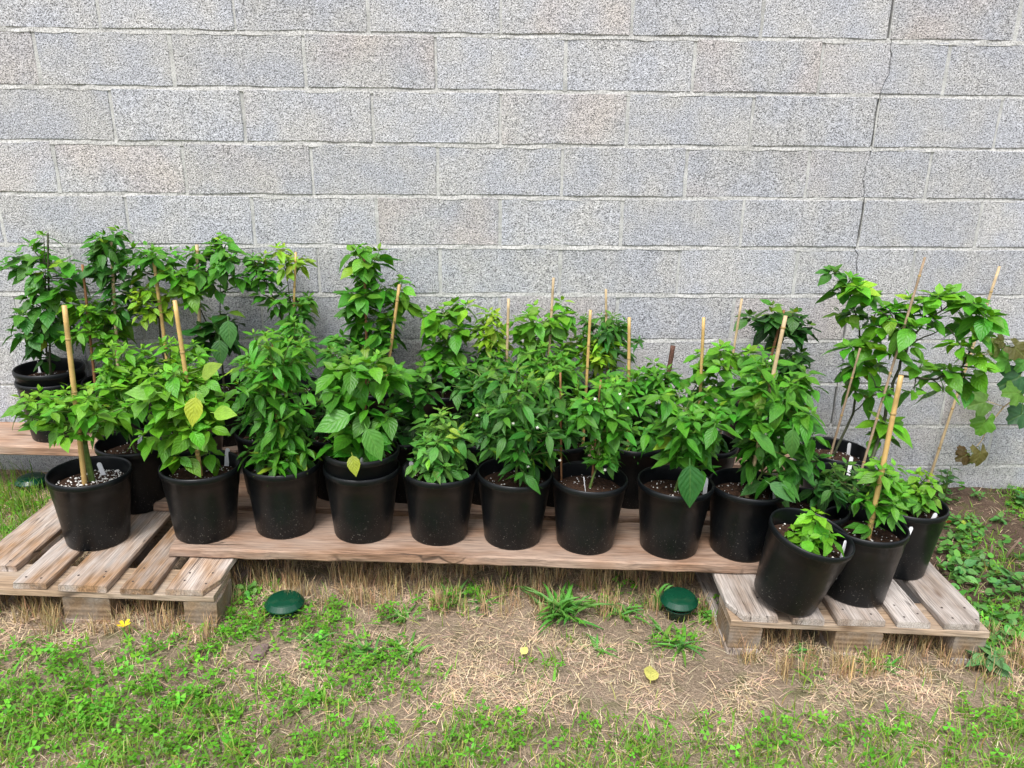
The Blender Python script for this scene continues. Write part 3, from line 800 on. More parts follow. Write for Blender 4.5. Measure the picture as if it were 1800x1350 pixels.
grow('b8', 'pepper plant with small budding top on a pale stake', [(862, 575, 36, 42, 'lime'), (868, 645, 50, 46, 'mid')], 'narrow', .085, 'mid', yb, 30, dens=.75, wall=True)
grow('b9', 'rounded bright pepper plant on a slanting stake beside the wall', [(955, 572, 62, 42, 'light'), (955, 630, 60, 40, 'mid')], 'broad', .095, 'light', yb, 31, dens=.8, wall=True)
grow('b10', 'thin dark pepper plant with a whitened stake beside the wall', [(1072, 585, 66, 40, 'deep'), (1045, 625, 52, 46, 'lime')], 'narrow', .082, 'deep', yb, 32, dens=.65, wall=True)
grow('b11', 'dark green pepper plant close to the crack in the wall', [(1372, 570, 66, 46), (1390, 645, 46, 50)], 'broad', .115, 'dark', yb, 33, dens=.75, wall=True, dark=True)

def branchy(key, label, base, chains, clusters, kind, L, tint, seed, group='potted pepper plants'):
    """open plant drawn as dark woody stems with separate leaf clusters"""
    r = random.Random(seed); par = empty('pepper_plant', base); props(par, label, 'plant', group)
    parts = []
    for pts, r0, r1 in chains:
        fine = [Vector(pts[0])]
        for a, b in zip(pts, pts[1:]):
            for t in (.33, .67, 1.): fine.append(Vector(a).lerp(Vector(b), t) + Vector((r.uniform(-.004, .004), r.uniform(-.006, .006), r.uniform(-.003, .003))))
        parts.append(tube(fine, [r0 + (r1 - r0) * i / (len(fine) - 1) for i in range(len(fine))], 7))
    nodes = [Vector(p) for pts, _, _ in chains for p in pts[1:]]
    for P, n, sz, tn in clusters:
        P = Vector(P); q = min(nodes, key=lambda s: (s - P).length)
        br = bez(q, q.lerp(P, .5) + Vector((0, 0, .012)), P, 5); n = int(n * 2.2)
        parts.append(tube(br, [.0026, .0023, .002, .0016, .0012], 5, False))
        az = r.uniform(0, 6.28)
        for k in range(n):
            az += 2.4 + r.uniform(-.4, .4); t = k / max(1, n - 1)
            el = math.radians(45 - 75 * t + r.uniform(-15, 15))
            tt = mixt(TINT[tn], TINT['lime'], .22 * (1 - t))
            add_leaf(par, base, P.lerp(q, .5 * t * r.random()), (math.cos(az) * math.cos(el), math.sin(az) * math.cos(el), math.sin(el)), L * sz * (.45 + .6 * t) * r.uniform(.85, 1.15), kind, tt, r, .4, -.012)
    v, f = join(parts); ob('stem', mesh('stem', [Vector(q) - base for q in v], f, M_STEMD, True), par)
    return par
A = lambda x, y, Y=-.36: Vector(aty(x, y, Y))
b = soilpt('b12', 0, .02)
r12 = random.Random(70)
cl = [((1465, 478), 5), ((1495, 490), 5), ((1510, 505), 6), ((1478, 512), 4), ((1530, 520), 6), ((1500, 545), 6), ((1520, 560), 5), ((1492, 610), 6), ((1530, 600), 5), ((1510, 640), 7), ((1535, 645), 6), ((1490, 655), 4), ((1505, 690), 4), ((1540, 690), 3), ((1475, 550), 4)]
branchy('b12', 'slim open pepper plant on two thin stakes by the cracked wall', b,
        [([b - Vector((0, 0, .02)), A(1500, 725), A(1508, 660), A(1513, 610), A(1508, 560), A(1490, 505), A(1468, 482)], .0055, .002), ([A(1513, 610), A(1535, 560), A(1555, 530)], .003, .0018), ([A(1508, 660), A(1535, 640)], .0025, .0015), ([A(1500, 725), A(1530, 695), A(1545, 665)], .0025, .0015)],
        [(A(x, y, -.36 + r12.uniform(-.09, .05)), n, r12.uniform(.75, 1.15), r12.choice(('mid', 'light', 'mid', 'deep'))) for (x, y), n in cl], 'broad', .1, 'mid', 71)
b = soilpt('b13', .07, .03)
A2 = lambda x, y, Y=-.5: Vector(aty(x, y, Y))
cl = [((1570, 540), 6), ((1600, 525), 6), ((1625, 535), 6), ((1650, 520), 5), ((1670, 515), 5), ((1690, 530), 6), ((1715, 535), 7), ((1735, 555), 6), ((1580, 575), 6), ((1545, 575), 6), ((1610, 575), 5), ((1560, 545), 6), ((1640, 560), 5), ((1700, 570), 6), ((1725, 590), 6), ((1690, 610), 6), ((1715, 625), 6), ((1730, 650), 4),
      ((1665, 650), 5), ((1640, 655), 4), ((1620, 640), 4), ((1690, 665), 5), ((1600, 610), 5), ((1560, 620), 5), ((1555, 690), 3), ((1560, 745), 5), ((1545, 770), 4), ((1605, 695), 3), ((1660, 690), 2), ((1700, 690), 2)]
branchy('b13', 'tall dark-branched pepper plant spreading wide beside the vine', b,
        [([b - Vector((0, 0, .02)), A2(1552, 745), A2(1562, 700), A2(1575, 660), A2(1590, 625), A2(1600, 598), A2(1625, 565), A2(1655, 545), A2(1690, 525)], .0075, .0022), ([A2(1575, 660), A2(1610, 664), A2(1640, 668), A2(1665, 660), A2(1690, 645), A2(1703, 620), A2(1712, 590), A2(1718, 555)], .0055, .002), ([A2(1600, 598), A2(1575, 570), A2(1545, 545)], .003, .0018),
         ([A2(1600, 605), A2(1640, 585), A2(1665, 575)], .003, .0016), ([A2(1562, 700), A2(1540, 680), A2(1530, 655)], .003, .0016)],
        [(A2(x, y, -.5 + r12.uniform(-.1, .1)), n, r12.uniform(.75, 1.2), r12.choice(('mid', 'light', 'mid', 'light'))) for (x, y), n in cl], 'broad', .1, 'mid', 72)

# leaves that stand out one by one
def special(key, px, py, tpx, tpy, depth, L, kind, col, rollx=0, label=None, curlmesh=0):
    par, base, r = PL[key]; P = Vector(aty(px, py, depth)); T = Vector(aty(tpx, tpy, depth - .03))
    o = add_leaf(par, base, P, T - P, L, kind, col, r, .02, None, .05); o.data = LEAF[kind][curlmesh]
    d = (T - P).normalized(); z = Vector((rollx, -.75, .65)).normalized(); y = z.cross(d).normalized(); z = d.cross(y); s = L / 1.16
    M = Matrix(((d.x * s, y.x * s, z.x * s, 0), (d.y * s, y.y * s, z.y * s, 0), (d.z * s, y.z * s, z.z * s, 0), (0, 0, 0, 1))); M.translation = P - base
    o.matrix_basis = M
    if label: o['label'] = label
yf2 = yF('f2')
special('f2', 345, 690, 338, 742, yf2 - .17, .105, 'broad', (.36, .42, .03), .1, 'yellow-green pepper leaf')
special('f2', 350, 665, 385, 640, yf2 - .13, .105, 'broad', (.22, .33, .04), -.2)
special('f2', 370, 725, 415, 728, yf2 - .12, .095, 'broad', (.20, .36, .03), 0)
special('f2', 285, 690, 232, 690, yf2 - .10, .105, 'broad', (.12, .29, .03), 0)
special('f4', 618, 795, 625, 832, yF('f4') - .13, .08, 'broad', (.30, .34, .02), 0)
special('f4', 640, 745, 665, 795, yF('f4') - .15, .13, 'broad', (.055, .2, .02), .2)
special('f4', 625, 725, 565, 752, yF('f4') - .14, .14, 'broad', (.055, .2, .02), 0)
special('f8', 1212, 805, 1215, 886, yF('f8') - .15, .165, 'broad', (.035, .14, .03), .05, 'huge dark pepper leaf')
special('f9', 1395, 745, 1388, 815, yF('f9') - .16, .12, 'mid', (.07, .2, .04), -.6, None, 2)
special('f9', 1315, 755, 1365, 790, yF('f9') - .16, .13, 'mid', (.065, .2, .03), .5, None, 1)
special('f9', 1345, 845, 1400, 880, yF('f9') - .15, .12, 'mid', (.05, .15, .04), .1)
special('b4', 400, 555, 405, 620, yb - .1, .13, 'broad', (.05, .16, .035), 0)
special('b4', 385, 590, 388, 635, yb - .1, .12, 'broad', (.045, .15, .035), .2)
special('b12', 1530, 640, 1512, 692, -.46, .13, 'broad', (.06, .21, .03), 0) if 'b12' in PL else None

for o_ in [o for o in bpy.data.objects if o.type == 'EMPTY' and o.get('category') == 'plant']: merge_small(o_)
# ------------------------------------------------------------------ stakes
def stake(name, label, A_, B_, r0, mat, node=.17, group='stakes supporting the plants', ridged=False, bend=0.):
    A_, B_ = Vector(A_), Vector(B_); d = B_ - A_; L = d.length
    o = empty(name, A_); props(o, label, 'stake', group)
    n = max(8, int(L / .02)) if ridged else 12
    side = Vector((d.z, 0, -d.x)).normalized() * bend
    P = lambda t: d * t + side * math.sin(math.pi * t)
    rad = [(r0 * (1.12 if (ridged and i % 2) else 1)) * (1 - .12 * i / n) for i in range(n + 1)]
    v, f = tube([P(i / n) for i in range(n + 1)], rad, 8)
    ob('cane' if not ridged else 'rod', mesh('cane', v, f, mat, True), o)
    if not ridged and node:
        t = random.uniform(.3, .9) * node
        while t < L - .02:
            c = P(t / L); u = d.normalized(); rr = r0 * (1 - .12 * t / L)
            v, f = tube([c - u * .004, c - u * .0015, c + u * .0015, c + u * .004], [rr * .99, rr * 1.22, rr * 1.22, rr * .99], 8, False)
            ob('node_ring', mesh('node_ring', v, f, M_NODE, True), o)
            t += node * random.uniform(.85, 1.15)
    return o
def pstake(key, topx, topy, label, r0=.0055, mat=None, dx=.02, dy=.0, ty=0., **k):
    b_ = soilpt(key, dx, dy) - Vector((0, 0, .06)); t = Vector(aty(topx, topy, b_.y + ty))
    return stake(k.pop('name', 'bamboo_stake'), label, b_, t, r0, mat or M_BAMBOO, **k)
pstake('f1', 113, 537, 'thick yellow bamboo stake beside the umbrella-shaped plant', .0085, dx=-.018, dy=-.012)
pstake('f2', 307, 528, 'yellow bamboo stake rising from the yellowing bush', .0075, dx=.0)
pstake('f3', 479, 588, 'thin reddish stick in the tall narrow-leaved plant', .0045, M_STICK, dx=-.01, dy=-.015, node=0, name='wooden_stick')
pstake('f4', 643, 665, 'thin orange stick in the plant with the broadest leaves', .004, M_STICK, dx=.01, dy=-.02, node=0, name='wooden_stick')
pstake('f7', 985, 655, 'thin reddish stick beside the dark narrow-leaved bush', .004, M_STICK, dx=-.085, dy=.07, node=0, name='wooden_stick')
pstake('f7', 1056, 668, 'thin reddish stick in the plant with white flowers', .004, M_STICK, dx=.01, dy=.02, node=0, name='wooden_stick')
pstake('f9', 1381, 555, 'slanting bamboo stake through the large bush', .007, M_BAMBOOP, dx=-.01, dy=-.02)
pstake('f11', 1584, 660, 'shiny bamboo stake of the small plant on the grey pallet', .0085, dx=.005, dy=-.02)
pstake('m8', 1106, 558, 'straight yellow bamboo stake behind the plant with white flowers', .0065, dx=-.02, dy=-.04)
pstake('m8', 1183, 608, 'rusty ridged metal rod between the bamboo stakes', .0095, M_RUST, dx=.09, dy=.02, ridged=True, name='metal_rod')
pstake('m9', 1237, 558, 'straight bamboo stake beside the bright big-leaved plant', .0065, dx=-.03, dy=-.04)
pstake('b1', 84, 410, 'dark thin stake of the dark-stemmed plant', .004, M_STEMD, dx=-.0, dy=-.02, node=0, name='wooden_stick')
pstake('b2', 145, 465, 'leaning brown stake between the dark-stemmed and two-tone plants', .0055, M_STICK, dx=-.07, dy=-.04, node=0)
pstake('b2', 195, 425, 'pale stake of the two-tone plant', .0065, M_BAMBOOP, dx=.02, dy=-.04)
pstake('b3', 271, 462, 'yellow bamboo stake of the plant with lime green tips', .0075, dx=.02, dy=-.05)
pstake('b4', 346, 430, 'pale flat stake of the plant with large dark leaves', .0075, M_BAMBOOP, dx=-.09, dy=-.02)
pstake('b5', 520, 443, 'thin stake of the sparse yellow-green plant', .005, dx=.0, dy=-.03)
pstake('b6', 640, 448, 'brown stake in the tallest broad-leaved plant', .006, M_STICK, dx=-.0, dy=-.02, node=0)
pstake('b6', 702, 500, 'slanting bamboo stake of the tallest broad-leaved plant', .007, M_BAMBOO, dx=.06, dy=-.07)
pstake('b8', 894, 525, 'pale bamboo stake by the plant with budding top', .0065, M_BAMBOOP, dx=-.0, dy=-.05)
pstake('b9', 973, 488, 'slanting bamboo stake of the rounded bright plant', .006, M_BAMBOOP, dx=-.08, dy=-.03)
pstake('m7', 1038, 545, 'yellow bamboo stake behind the dark narrow-leaved bush', .006, dx=.10, dy=.02)
pstake('b10', 1065, 508, 'whitened stake of the thin dark plant', .0055, M_BAMBOOP, dx=-.07, dy=-.02)
pstake('m9', 1304, 525, 'pale leaning stake beside the dark green plant', .005, M_BAMBOOP, dx=.07, dy=.05)
pstake('b11', 1378, 545, 'brown stake within the dark green plant', .006, M_STICK, dx=.0, dy=-.03, node=0)
pstake('b12', 1512, 612, 'thin brown stake of the slim open plant', .0048, M_CANE, dx=-.035, dy=-.02)
pstake('b13', 1626, 452, 'long brown bamboo stake of the dark-branched plant', .005, M_CANE, dx=.045, dy=.05, ty=.12)
gp = gr(1620, 862)
stake('bamboo_stake', 'long pale bamboo cane stuck in the soil bed beside the wall', Vector(gp) + Vector((-.01, -.03, -.06)), aty(1757, 468, -.06), .0065, M_BAMBOOP)

# ------------------------------------------------------------------ plant tags
def tag_mesh():
    w_, t_, L_ = .0075, .0009, .12; out = []
    for a in range(7):
        an = math.pi * a / 6; out.append((w_ * math.cos(an), L_ - w_ + w_ * math.sin(an)))
    out += [(-w_, .025), (0, 0), (w_, .025)]
    n = len(out)
    v = [(x, -t_, z) for x, z in out] + [(x, t_, z) for x, z in out]
    f = [tuple(range(n))[::-1], tuple(range(n, 2 * n))] + [(i, (i + 1) % n, n + (i + 1) % n, n + i) for i in range(n)]
    return mesh('plant_tag', v, f, M_TAG)
ME_TAG = tag_mesh()
def tag(key, px, py, lean, turn, d, up=.055):
    i = POTS[key]; z = i['c'].z + i['soilz']
    P = Vector(atz(px, py, z)); c = i['c']; dd = Vector((P.x - c.x, P.y - c.y, 0))
    if dd.length > .1: dd *= .1 / dd.length
    P = i['tilt'] @ (Vector((dd.x, dd.y, i['soilz']))) + c
    o = ob('plant_tag', ME_TAG, None, P - Vector((0, 0, .12 - up)), (math.radians(-8), math.radians(lean), math.radians(turn)))
    props(o, 'white plastic tag ' + d, 'plant tag', 'white plant tags in the pots')
for a in (('f1', 187, 836, -12, 20, 'in perlite-speckled soil of the umbrella-shaped plant', .05), ('m1', 233, 782, 10, 0, 'beside the slender plant behind the umbrella-shaped one', .035), ('f2', 396, 815, 8, 10, 'inside the rim below the yellowing bush', .06),
          ('f3', 501, 838, 3, 5, 'below the tall narrow-leaved plant', .06), ('f4', 640, 840, 8, 70, 'below the broadest glossy leaves, seen nearly edge-on', .045), ('f5', 717, 835, 0, 25, 'half hidden by the low compact bush', .045),
          ('f7', 1031, 864, -2, 82, 'seen edge-on in pot with the white-flowered plant', .055), ('f8', 1240, 873, 4, 10, 'beside the huge hanging leaf', .065), ('f9', 1408, 897, 0, 10, 'at the pot rim of the large bush', .06),
          ('f10', 1482, 975, 26, 35, 'in the leaning pot with the tiny seedling', .06), ('f11', 1576, 955, 28, 10, 'in pot with the shiny bamboo stake', .06), ('f12', 1634, 940, 26, 5, 'in pot at the corner of the grey pallet', .055),
          ('b13', 1485, 822, 6, 5, 'in pot of the wide dark-branched plant', .075), ('b12', 1526, 785, 4, 10, 'in pot of the slim open plant', .045), ('b11', 1419, 792, 14, 10, 'in pot of the dark green plant by the crack', .06),
          ('b3', 262, 660, 0, 10, 'in pot of the plant with lime green tips', .06), ('b1', 52, 645, -10, 10, 'in nested pot of the dark-stemmed plant', .05), ('m8', 1150, 785, 0, 30, 'behind the plant with white flowers', .05)):
    tag(*a[:6], a[6])

# ------------------------------------------------------------------ slug traps
def trap(label, px, py, sink=0., tx=0., ty=0.):
    P = gr(px, py); t = empty('slug_trap', (P[0], P[1] + .045, float(G(P[0], P[1] + .045)) - sink), (tx, ty, .3)); props(t, label, 'slug trap', 'green slug traps set in the ground')
    v, f = lathe([(.0, .083), (.025, .0825), (.045, .0795), (.051, .077), (.0625, .063), (.063, .060), (.0615, .0585), (.058, .060), (.04, .072), (0, .075)], 40)
    lid = mesh('lid', v, f, M_TRAP); ob('lid', lid, t)
    v, f = lathe([(0, -.03), (.036, -.03), (.045, .036), (.0495, .038), (.0495, .041), (.043, .041), (.034, -.02), (0, -.02)], 40)
    ob('cup', mesh('cup', v, f, M_TRAP, True), t)
    for k in range(4):
        a = k * math.pi / 2 + .5; v, f = tube([(.042 * math.cos(a), .042 * math.sin(a), .03), (.046 * math.cos(a), .046 * math.sin(a), .072)], .004, 6)
        ob('post', mesh('post', v, f, M_TRAP), t)
trap('dark green domed slug trap among clover beside the weathered pallet', 495, 1092, .03, .0, .02)
trap('dark green slug trap with its cup showing beside the grey pallet', 1197, 1096, .0, .03, -.02)
trap('dark green slug trap hidden in grass behind the weathered pallet', 48, 868, .02)

# ------------------------------------------------------------------ vine
def vine_leaf(seed):
    r = random.Random(seed); pts = []
    for k in range(30):
        a = 2 * math.pi * k / 30; lob = .62 + .3 * abs(math.cos(2.5 * a)) ** .7 + (.06 if k % 2 else -.03)
        if abs(a - math.pi) < .35: lob *= .35 + .5 * abs(a - math.pi)
        pts.append((lob * .5 * math.cos(a) + .32, lob * .5 * math.sin(a), 0))
    v = [(.28, 0, .0)] + [(x, y, -.8 * (x - .25) ** 2 - .9 * y * y + .25 * abs(y) + .05 * math.sin(11 * x + seed + 9 * y)) for x, y, _ in pts]
    f = [(0, 1 + k, 1 + (k + 1) % 30) for k in range(30)]
    me = mesh('leaf', v, f, M_VINE, True); ul = me.uv_layers.new(name='UVMap')
    for l in me.loops:
        p = me.vertices[l.vertex_index].co; ul.data[l.index].uv = (p.x, p.y + .5)
    return me
VL = [vine_leaf(i) for i in range(3)]
vb = Vector((2.86, -.12, float(G(2.86, -.12)) - .03))
vine = empty('grape_vine', vb); props(vine, 'grape vine with lobed leaves, some browning, trailing beside the wall', 'vine')
V_ = lambda x, y, Y=-.16: Vector(aty(x, y, Y))
chains = [([vb, Vector((2.86, -.14, .3)), V_(1880, 660), V_(1800, 690), V_(1765, 715), V_(1742, 742), V_(1725, 775), V_(1708, 795)], .006, .0016), ([V_(1800, 690), V_(1790, 640), V_(1772, 610)], .003, .0015), ([V_(1765, 715), V_(1735, 705)], .002, .0012), ([V_(1880, 660), V_(1830, 625), V_(1700, 622), V_(1690, 620)], .0022, .001)]
parts = []
for pts, a_, b_ in chains:
    fine = []
    for p, q in zip(pts, pts[1:]): fine += [Vector(p).lerp(Vector(q), t) for t in (0, .5)]
    fine.append(Vector(pts[-1])); parts.append(tube(fine, [a_ + (b_ - a_) * i / (len(fine) - 1) for i in range(len(fine))], 6))
v, f = join(parts); ob('stem', mesh('stem', [Vector(q) - vb for q in v], f, M_BAMBOOP, True), vine)
rv = random.Random(5)
BRN, LG, DG = (.085, .06, .015), (.085, .20, .03), (.03, .10, .025)
for x, y, tx, ty, L, cc in ((1742, 704, 1712, 712, .13, LG), (1735, 728, 1728, 752, .13, LG), (1805, 655, 1775, 672, .16, DG), (1780, 640, 1760, 625, .14, LG), (1760, 618, 1748, 600, .11, LG), (1775, 604, 1790, 615, .11, BRN), (1768, 600, 1755, 598, .07, BRN),
                            (1806, 722, 1785, 735, .13, DG), (1704, 797, 1690, 805, .09, BRN), (1700, 792, 1680, 798, .07, BRN), (1722, 785, 1724, 812, .12, (.12, .17, .03)), (1708, 800, 1700, 818, .06, (.15, .2, .04)), (1800, 690, 1772, 690, .13, LG), (1815, 620, 1800, 640, .13, LG), (1850, 700, 1840, 730, .14, DG), (1870, 640, 1850, 620, .14, LG)):
    P = V_(x, y, -.17 - rv.uniform(0, .05)); T = V_(tx, ty, P.y - .02); d = (T - P).normalized(); z = Vector((rv.uniform(-.3, .3), -1, .5)).normalized(); yv = z.cross(d).normalized(); z = d.cross(yv); s = L * .95
    o = bpy.data.objects.new('leaf', rv.choice(VL)); COL.objects.link(o); o.parent = vine
    M = Matrix(((d.x * s, yv.x * s, z.x * s, 0), (d.y * s, yv.y * s, z.y * s, 0), (d.z * s, yv.z * s, z.z * s, 0), (0, 0, 0, 1))); M.translation = P - vb; o.matrix_basis = M; o.color = (*[q * rv.uniform(.7, 1.2) for q in cc], 1)
    near = min((Vector(q) for pts, _, _ in chains for a0, b0 in zip(pts, pts[1:]) for q in (Vector(a0).lerp(Vector(b0), t) for t in (0, .25, .5, .75, 1))), key=lambda q: (q - P).length)
    v, f = tube(bez(near - vb, (near + P) / 2 - vb + Vector((0, -.01, .015)), P + d * s * .3 - vb, 5), [.0018, .0016, .0014, .0012, .001], 5)
    ob('petiole', mesh('petiole', v, f, M_STEM, True), vine)

# ------------------------------------------------------------------ vegetation on the ground
rng = np.random.RandomState(21)
def bulk(name, V, T, C, mat, kind='stuff', label=None, cat=None, parent=None):
    """V (n,k,3) verts per piece, T (t,3) triangles of one piece, C (n,3) tint per piece"""
    n, k, _ = V.shape; me = bpy.data.meshes.new(name)
    me.vertices.add(n * k); me.vertices.foreach_set('co', V.reshape(-1).astype(np.float32))
    tri = (T[None] + (np.arange(n) * k)[:, None, None]).reshape(-1).astype(np.int32)
    nf = n * len(T); me.loops.add(nf * 3); me.loops.foreach_set('vertex_index', tri)
    me.polygons.add(nf); me.polygons.foreach_set('loop_start', np.arange(nf, dtype=np.int32) * 3)
    me.update(calc_edges=True)
    at = me.attributes.new('tint', 'FLOAT_COLOR', 'POINT')
    cc = np.ones((n, k, 4), np.float32); cc[:, :, :3] = C[:, None]; at.data.foreach_set('color', cc.reshape(-1))
    me.materials.append(mat); me.validate()
    o = ob(name, me, parent); 
    return props(o, label, cat, None, kind)
def blades(P, az, h, lean, wd, C, name, mat, label, cat):
    n = len(P); ts = np.array([0, .4, .75, 1.]); D = np.stack([np.cos(az), np.sin(az), 0 * az], 1); W = np.stack([-np.sin(az), np.cos(az), 0 * az], 1)
    V = np.zeros((n, 7, 3)); idx = 0
    for t, ww in zip(ts, (1, .9, .6, 0)):
        c = P + D * (lean * t ** 1.6)[:, None]; c[:, 2] += h * (t - .25 * t * t) / .75
        if ww > 0:
            V[:, idx] = c - W * (wd * ww / 2)[:, None]; V[:, idx + 1] = c + W * (wd * ww / 2)[:, None]; idx += 2
        else: V[:, idx] = c
    T = np.array([(0, 1, 3), (0, 3, 2), (2, 3, 5), (2, 5, 4), (4, 5, 6)])
    return bulk(name, V, T, C, mat, 'stuff', label, cat)
def gauss(px, py, L):
    s = np.zeros_like(px)
    for x, y, rx, ry, w_ in L: s = np.maximum(s, w_ * np.exp(-(((px - x) / rx) ** 2 + ((py - y) / ry) ** 2) ** 1.3))
    return s
def smooth(a, b, x): t = np.clip((x - a) / (b - a), 0, 1); return t * t * (3 - 2 * t)
GREEN = [(130, 1270, 380, 120, 1.), (430, 1090, 80, 50, 1.), (560, 1095, 60, 36, .8), (300, 1160, 190, 40, .5), (30, 1150, 60, 26, .5), (640, 1170, 90, 46, .8), (560, 1220, 130, 46, .75), (790, 1060, 70, 26, .7), (700, 1085, 60, 26, .6), (850, 1045, 70, 20, .55), (720, 1200, 60, 30, .8),
         (950, 1180, 60, 26, .5), (1000, 1120, 50, 20, .3), (1090, 1065, 70, 36, .6), (1190, 1135, 50, 26, .5), (1240, 1085, 28, 22, .9), (1740, 1105, 75, 45, 1.1), (1740, 1000, 60, 50, .35), (1500, 1310, 280, 50, .75), (1790, 1280, 120, 80, .8), (1420, 1200, 45, 26, .5), (1530, 1172, 50, 16, .5),
         (30, 915, 70, 60, .62), (10, 800, 40, 30, .6), (1700, 960, 26, 60, .6), (1790, 900, 40, 20, .4), (-150, 1000, 160, 200, .7), (1050, 1300, 300, 40, .5), (850, 1290, 120, 50, .65)]
STRAW = [(900, 1190, 520, 90, .9), (1500, 1190, 230, 75, 1.), (60, 1105, 140, 60, 1.), (280, 1080, 160, 60, .8), (700, 1020, 500, 60, .8), (1300, 1230, 200, 50, .7), (1750, 1210, 120, 50, .8), (50, 850, 110, 80, 1.0), (250, 1190, 160, 40, .5)]
BARE = [(1240, 1180, 110, 46, .75), (760, 1185, 60, 26, .5), (1750, 930, 100, 90, .9), (1130, 1110, 60, 26, .5), (150, 1215, 70, 22, .5)]
def pnoise(x, y, s=1.):
    return (np.sin(13 * s * x + 5 * np.sin(7 * s * y)) + np.sin(17 * s * y + 4 * np.sin(9 * s * x + 1)) + np.sin(29 * s * x - 23 * s * y + 2)) / 3
def field(n):
    x = rng.uniform(-3.4, 3.4, n); y = -3.0 + 2.97 * rng.uniform(0, 1, n) ** .62
    z = G(x, y); px, py = proj(np.stack([x, y, z], 1)); return x, y, z, px, py
def greenD(px, py, x, y):
    g = np.maximum(gauss(px, py, GREEN), smooth(1225, 1330, py) * .75)
    g = np.where((x > 2.3) | (x < -2.2), np.maximum(g, .45), g)
    return np.clip(g * (.75 + .55 * pnoise(x, y, 1.3)), 0, 1.2)
def jitcol(n, base, var_, br=.25):
    c = np.array(base)[None] * (1 + rng.uniform(-br, br, (n, 1))); return np.clip(c * (1 + rng.uniform(-var_, var_, (n, 3))), .003, 1)
def pick(n, fn):
    x, y, z, px, py = field(n); k = rng.uniform(0, 1, n) < fn(px, py, x, y)
    return np.stack([x, y, z], 1)[k], px[k], py[k]
# short green grass
P, px, py = pick(260000, lambda px, py, x, y: greenD(px, py, x, y) * (.35 + .6 * smooth(1180, 1330, py) + .5 * (px < 100) * (py < 1000)))
n = len(P); C = jitcol(n, (.15, .28, .035), .22); dry = rng.uniform(0, 1, n) < .16; C[dry] = jitcol(dry.sum(), (.36, .33, .11), .2)
tall = 1 + 1.0 * ((px < 90) & (py < 990))
blades(P, rng.uniform(0, 6.28, n), rng.uniform(.012, .05, n) * tall, rng.uniform(.008, .05, n), rng.uniform(.0018, .0042, n), C, 'grass', M_VEG, 'short green grass across the worn lawn', 'grass')
# straw litter
P, px, py = pick(560000, lambda px, py, x, y: np.clip(1.25 * np.maximum(gauss(px, py, STRAW), .25) * (.55 + .75 * pnoise(x + 3, y, .8) + .35 * pnoise(x, y + 5, 2.3)) - gauss(px, py, BARE) * .6, .06, 1) * .55 * (1 - .4 * (x > 1.62)))
n = len(P); P[:, 2] += rng.uniform(.001, .010, n)
blades(P, rng.uniform(0, 6.28, n), rng.uniform(-.004, .014, n), rng.uniform(.015, .065, n), rng.uniform(.0008, .0021, n), jitcol(n, (.60, .46, .315), .12, .4), 'dry_straw', M_DRY, 'pale dry straw lying on the bare earth', 'straw')
# upright dry tufts below planks and pallets
cx = rng.uniform(-2.0, 1.75, 1000); cy = rng.uniform(-1.32, -.45, 1000)
keep = np.where((cx > -.85) & (cx < .75), (cy < -.50) & (cy > -1.02), np.where(cx > 0, (cy < -.95), (cy < -.8) & (cy > -1.2))); cx, cy = cx[keep], cy[keep]
xx = np.repeat(cx, 22) + rng.normal(0, .014, len(cx) * 22); yy = np.repeat(cy, 22) + rng.normal(0, .014, len(cx) * 22)
n = len(xx); P = np.stack([xx, yy, G(xx, yy)], 1)
blades(P, rng.uniform(0, 6.28, n), rng.uniform(.03, .085, n), rng.uniform(.004, .045, n), rng.uniform(.0014, .0028, n), jitcol(n, (.40, .285, .15), .15, .4), 'dry_grass', M_DRY, 'upright dry grass stubble below the planks and pallets', 'dry grass')
# coarse flat-lying green blades
P, px, py = pick(60000, lambda px, py, x, y: greenD(px, py, x, y) * .36 * np.clip(.5 + .9 * pnoise(x + 1.7, y - .4, 1.7), 0, 1))
n = len(P); blades(P, rng.uniform(0, 6.28, n), rng.uniform(.008, .035, n), rng.uniform(.02, .07, n), rng.uniform(.0045, .0095, n), jitcol(n, (.125, .31, .035), .2, .3), 'coarse_grass', M_VEG, 'coarse broad-bladed grass lying flat on the lawn', 'grass')
# clover
def clover_template():
    v = [(0, 0, 0)]; T = []
    for k in range(3):
        a = k * 2 * math.pi / 3; i = len(v)
        for da, rr, z in ((-.52, .55, .03), (-.36, 1.0, 0), (0, .90, -.06), (.36, 1.0, 0), (.52, .55, .03)): v.append((rr * math.cos(a + da), rr * math.sin(a + da), z))
        T += [(0, i + q, i + q + 1) for q in range(4)]
    return np.array(v), np.array(T)
def rosettes(P, size, hgt, C, name, label, cat, tmpl=clover_template, tilt=.4):
    tv, T = tmpl(); n = len(P); az = rng.uniform(0, 6.28, n); tx = rng.normal(0, tilt, n); ty = rng.normal(0, tilt, n) - .1
    ca, sa = np.cos(az), np.sin(az); X_ = tv[None, :, 0] * ca[:, None] - tv[None, :, 1] * sa[:, None]; Y_ = tv[None, :, 0] * sa[:, None] + tv[None, :, 1] * ca[:, None]
    Z_ = tv[None, :, 2] + X_ * tx[:, None] + Y_ * ty[:, None]
    V = np.stack([X_, Y_, Z_], -1) * size[:, None, None] + P[:, None]; V[:, :, 2] += hgt[:, None]
    return bulk(name, V, T, C, M_VEG, 'stuff', label, cat)
P, px, py = pick(200000, lambda px, py, x, y: np.clip(greenD(px, py, x, y) - .12, 0, 1) * np.where(px < 700, .8, .4) * (1 - .5 * smooth(1280, 1350, py)))
n = len(P); rosettes(P, rng.uniform(.007, .017, n), rng.uniform(.006, .034, n), jitcol(n, (.115, .33, .025), .2, .35), 'clover', 'low clover and small round-leaved weeds on the lawn', 'clover')
